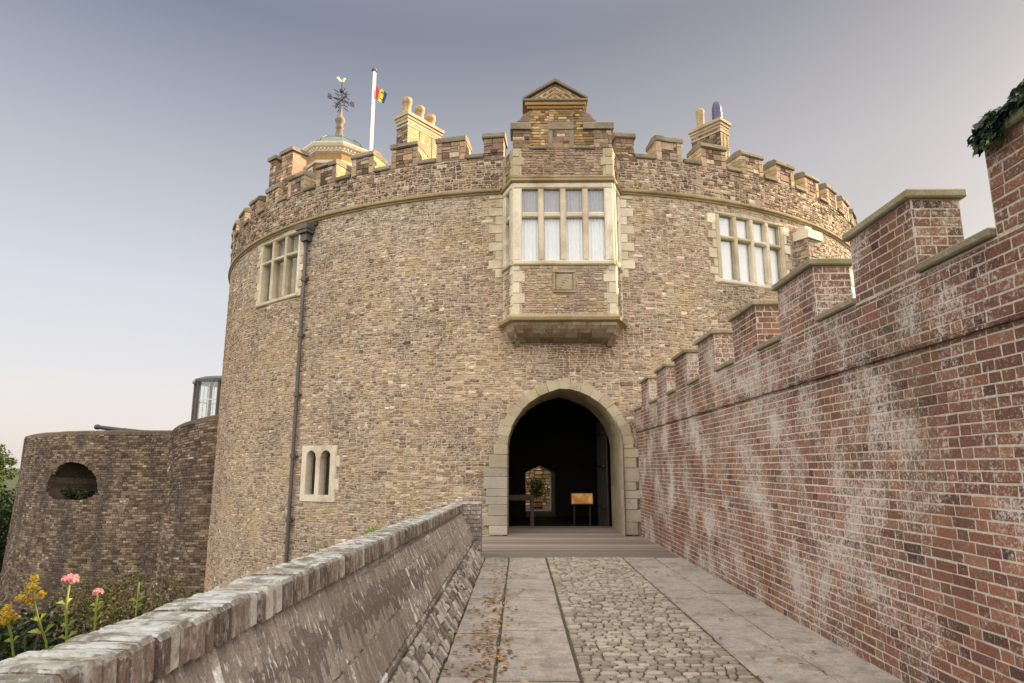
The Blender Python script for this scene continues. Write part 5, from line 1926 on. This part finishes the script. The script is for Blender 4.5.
shrub("shrub", "rounded olive-brown shrub at the foot of the bastion wall behind the parapet", -9.2, 16.2, -4.6, 2.0, 4.25, 'bush', 9000, .075, 34)
dark = [(-9.9, 13.6, 2.0, 3.7, "dark green shrub in the moat below the gun opening"),
        (-11.3, 15.6, 2.2, 3.4, "dark shrub against the foot of the bastion at the left edge"),
        (-8.0, 11.2, 1.8, 3.7, "dark shrub in the moat behind the two pink flowers"),
        (-7.3, 9.8, 1.7, 3.9, "dark shrub in the moat behind the taller yellow flower"),
        (-5.6, 7.6, 1.5, 3.9, "dark shrub in the moat behind the lowest yellow flower"),
        (-4.2, 6.3, 1.2, 4.0, "nearest dark shrub, just below the coping of the parapet")]
for (x, y, w, h, lb) in dark:
    shrub("moat_shrub", lb, x, y, -4.6, w, h, 'darkbush', 3200, .12, 14, "dark shrubs in the moat")
def tree(label, x, y, z0, h, w, group):
    t = thing("tree", label, "tree", (x, y, z0), group)
    mb = MB()
    mb.tube([(x, y, z0 - .3), (x + .1, y, z0 + h * .3), (x, y + .1, z0 + h * .62)], [.26, .2, .1], 9)
    ends_ = []
    for k in range(7):
        a = k * 2.4; q0 = Vector((x + .05, y, z0 + h * rng.uniform(.28, .5)))
        q1 = q0 + Vector((math.cos(a) * w * .2, math.sin(a) * w * .2, h * .16)); q2 = q1 + Vector((math.cos(a) * w * .1, math.sin(a) * w * .1, h * .1))
        mb.tube([q0, q1, q2], [.09, .06, .025], 6); ends_ += [q1, q2]
    mb.build("trunk", 'bark', t)
    mb = MB()
    for _ in range(60):
        c = (x + max(-.34, min(.34, rng.gauss(0, .24))) * w, y + max(-.3, min(.3, rng.gauss(0, .2))) * w, z0 + h * rng.uniform(.08, .93))
        r = w * rng.uniform(.10, .2)
        clump(mb, c, (r, r, r * .75), 170, .22, rng.uniform(.6, 1.15), .3)
    mb.build("crown", 'tree', t)
for (x, y, h, w, lb) in ((-37.0, 47, 3.7, 3.4, "sunlit green tree at the left edge beyond the bastion"),
                         (-34.0, 42.5, 3.0, 3.2, "low green tree tucked against the left end of the bastion"),
                         (-43, 52, 4.6, 5, "green tree furthest left, mostly outside the picture")):
    tree(lb, x, y, ground_z(x, y), h, w, "trees beyond the bastion")
for (x, y, w, h, lb) in ((-33.0, 41.5, 3.4, 1.9, "low dark thicket below the tree at the left edge"), (-36.2, 43.5, 3.8, 2.1, "low dark thicket furthest left below the trees"), (-24.1, 29.3, 3.0, 5.0, "tall dark hedge shrub beside the bastion's left edge"), (-27.0, 33.2, 3.4, 5.6, "dark hedge shrub behind the bastion's left edge")):
    shrub("hedge_shrub", lb, x, y, ground_z(x, y), w, h, 'darkbush', 4200, .2, 18, "hedge beside the bastion")

# weeds growing from the embrasure sill
shrub("weed", "green weeds sprouting on the sill of the arched gun opening", *bps(HS + .15, .35, -.35)[:2], .33, .62, .42, 'darkbush', 900, .1, 9)

# flowers on the outer side of the parapet
LOBES = [(0, 0, .75, .42), (0, .1, .1, .5), (.3, .75, -.35, .36), (-.2, -.8, -.3, .38), (0, .05, -.7, .3), (.2, -.35, .35, .34)]
def flower(label, x, base_z, pts, head, hr, mat, nh, leaves, group):
    t = thing("valerian_flower" if mat else "flower_bud", label, "flower", (x, pts[0][0], base_z), group)
    mb = MB()
    path = [Vector((x + (dx if len(p) > 2 else 0), p[0], p[1])) for p in pts for dx in (p[2] if len(p) > 2 else 0,)]
    mb.tube(path, [.0036] * (len(path) - 1) + [.0028], 6, .6)
    mb.build("stem", 'stem', t, smooth=True)
    mb = MB()
    for (q, s) in leaves:
        i = min(int(q * (len(path) - 1)), len(path) - 2)
        p = path[i].lerp(path[i + 1], q * (len(path) - 1) - i)
        for sg in (-1, 1):
            mb = MB()
            d = Vector((rng.uniform(-.3, .3), sg * .9, .45)).normalized()
            sd = d.cross(Vector((1, 0, .2))).normalized()
            tip = p + d * s
            mb.add([p, p + d * s * .45 + sd * s * .12 + Vector((0, 0, .004)), tip - Vector((0, 0, s * .15)), p + d * s * .45 - sd * s * .12 + Vector((0, 0, .004))],
                   [(0, 1, 2), (0, 2, 3)], rng.random())
            mb.build("leaf", 'stem', t)
    if mat:
        mb = MB()
        H = path[-1]
        for _ in range(nh):
            d = Vector((rng.gauss(0, 1), rng.gauss(0, 1), rng.gauss(0, 1))).normalized()
            k = rng.random() ** .4
            p = H + Vector((d.x * hr[0] * k, d.y * hr[0] * k, d.z * hr[1] * k))
            if mat == 'yellowflower':
                lob = LOBES[_ % len(LOBES)]
                p = H + Vector((lob[0] * hr[0], lob[1] * hr[0], lob[2] * hr[1])) + Vector((d.x, d.y, d.z * .8)) * hr[0] * lob[3] * k
            leaf_quad(mb, p, rng.uniform(.007, .013), rng.random(), 1.0)
        for _ in range(14):
            d = Vector((rng.gauss(0, 1), rng.gauss(0, 1), rng.gauss(0, .6))).normalized()
            mb.tube([H - Vector((0, 0, hr[1])), H + Vector((d.x * hr[0] * .7, d.y * hr[0] * .7, d.z * hr[1] * .6))], .0014, 4, .3)
        mb.build("flower_head", mat, t)
    return t
FXO = -1.43
flower("yellow valerian flower nearest the lower left corner", FXO, .95, [(1.97, .95), (1.955, 1.07), (1.93, 1.14), (1.90, 1.195)], None, (.034, .028), 'yellowflower', 200, [(.3, .05), (.55, .035)], "yellow flowers")
flower("taller yellow valerian flower, upright beside the parapet", FXO, .95, [(2.10, .95), (2.08, 1.08), (2.03, 1.16), (1.99, 1.245)], None, (.036, .044), 'yellowflower', 260, [(.25, .045), (.45, .06), (.62, .05)], "yellow flowers")
flower("taller pink valerian flower above the parapet", FXO, .95, [(2.19, .95), (2.17, 1.08), (2.15, 1.17), (2.155, 1.25)], None, (.024, .015), 'pinkflower', 170, [(.3, .05), (.42, .05), (.55, .03), (.68, .045)], "pink flowers")
flower("shorter pink valerian flower beside the lichen-covered coping", FXO, .98, [(2.31, .98), (2.31, 1.08), (2.305, 1.14), (2.305, 1.185)], None, (.016, .012), 'pinkflower', 110, [(.4, .04), (.55, .05), (.65, .04)], "pink flowers")
flower("single green flower bud on a short stem beside the coping", FXO, 1.0, [(2.55, 1.0), (2.55, 1.08), (2.55, 1.13), (2.55, 1.175)], None, (.01, .01), None, 0, [(.35, .035), (.5, .05)], None)

# grass sprouting on the parapet's outer edge
tf = None
mb = MB()
for i in range(60):
    p = Vector((-1.29 + rng.uniform(-.03, .02), 5.9 + rng.gauss(0, .12), PZ(5.9) - .02))
    d = Vector((rng.uniform(-.4, .4), rng.uniform(-.5, .5), 1)).normalized() * rng.uniform(.03, .08)
    s = Vector((.003, .004, 0))
    mb.add([p - s, p + s, p + d], [(0, 1, 2)], rng.random())
tag(mb.build("grass_tuft", 'stem'), "tuft of green grass on the outer edge of the parapet coping", "grass")

# fallen leaves along the left gutter
mb = MB()
rng = random.Random(121)
for i in range(560):
    y = rng.uniform(3.6, 12.1)
    if rng.random() < .7: y = rng.choice([5.6, 6.3, 7.2, 8.4, 10.3, 6.0]) + rng.gauss(0, .35)
    x = -.28 + rng.gauss(0, .12)
    if rng.random() < .12: x = rng.uniform(-.6, 2.6)
    if x < -.62: x = -.6
    if not 3 < y < 12.2: continue
    s = rng.uniform(.012, .032)
    a = rng.uniform(0, 2 * PI)
    dx = Vector((math.cos(a), math.sin(a), rng.uniform(-.2, .2))) * s; dy = Vector((-math.sin(a), math.cos(a), rng.uniform(-.3, .3))) * s * .55
    p = Vector((x, y, .012 + rng.random() * .008))
    up = Vector((0, 0, s * rng.uniform(.1, .45)))
    mb.add([p - dx, p - dx * .3 + dy + up, p + dx * .4 + dy * .8 + up, p + dx * 1.2, p + dx * .3 - dy + up, p - dx * .4 - dy * .8 + up],
           [(0, 1, 2, 3), (0, 3, 4, 5)], rng.random())
tag(mb.build("fallen_leaves", 'deadleaf'), "dry brown leaves scattered along the left edge of the path", None, kind='stuff')
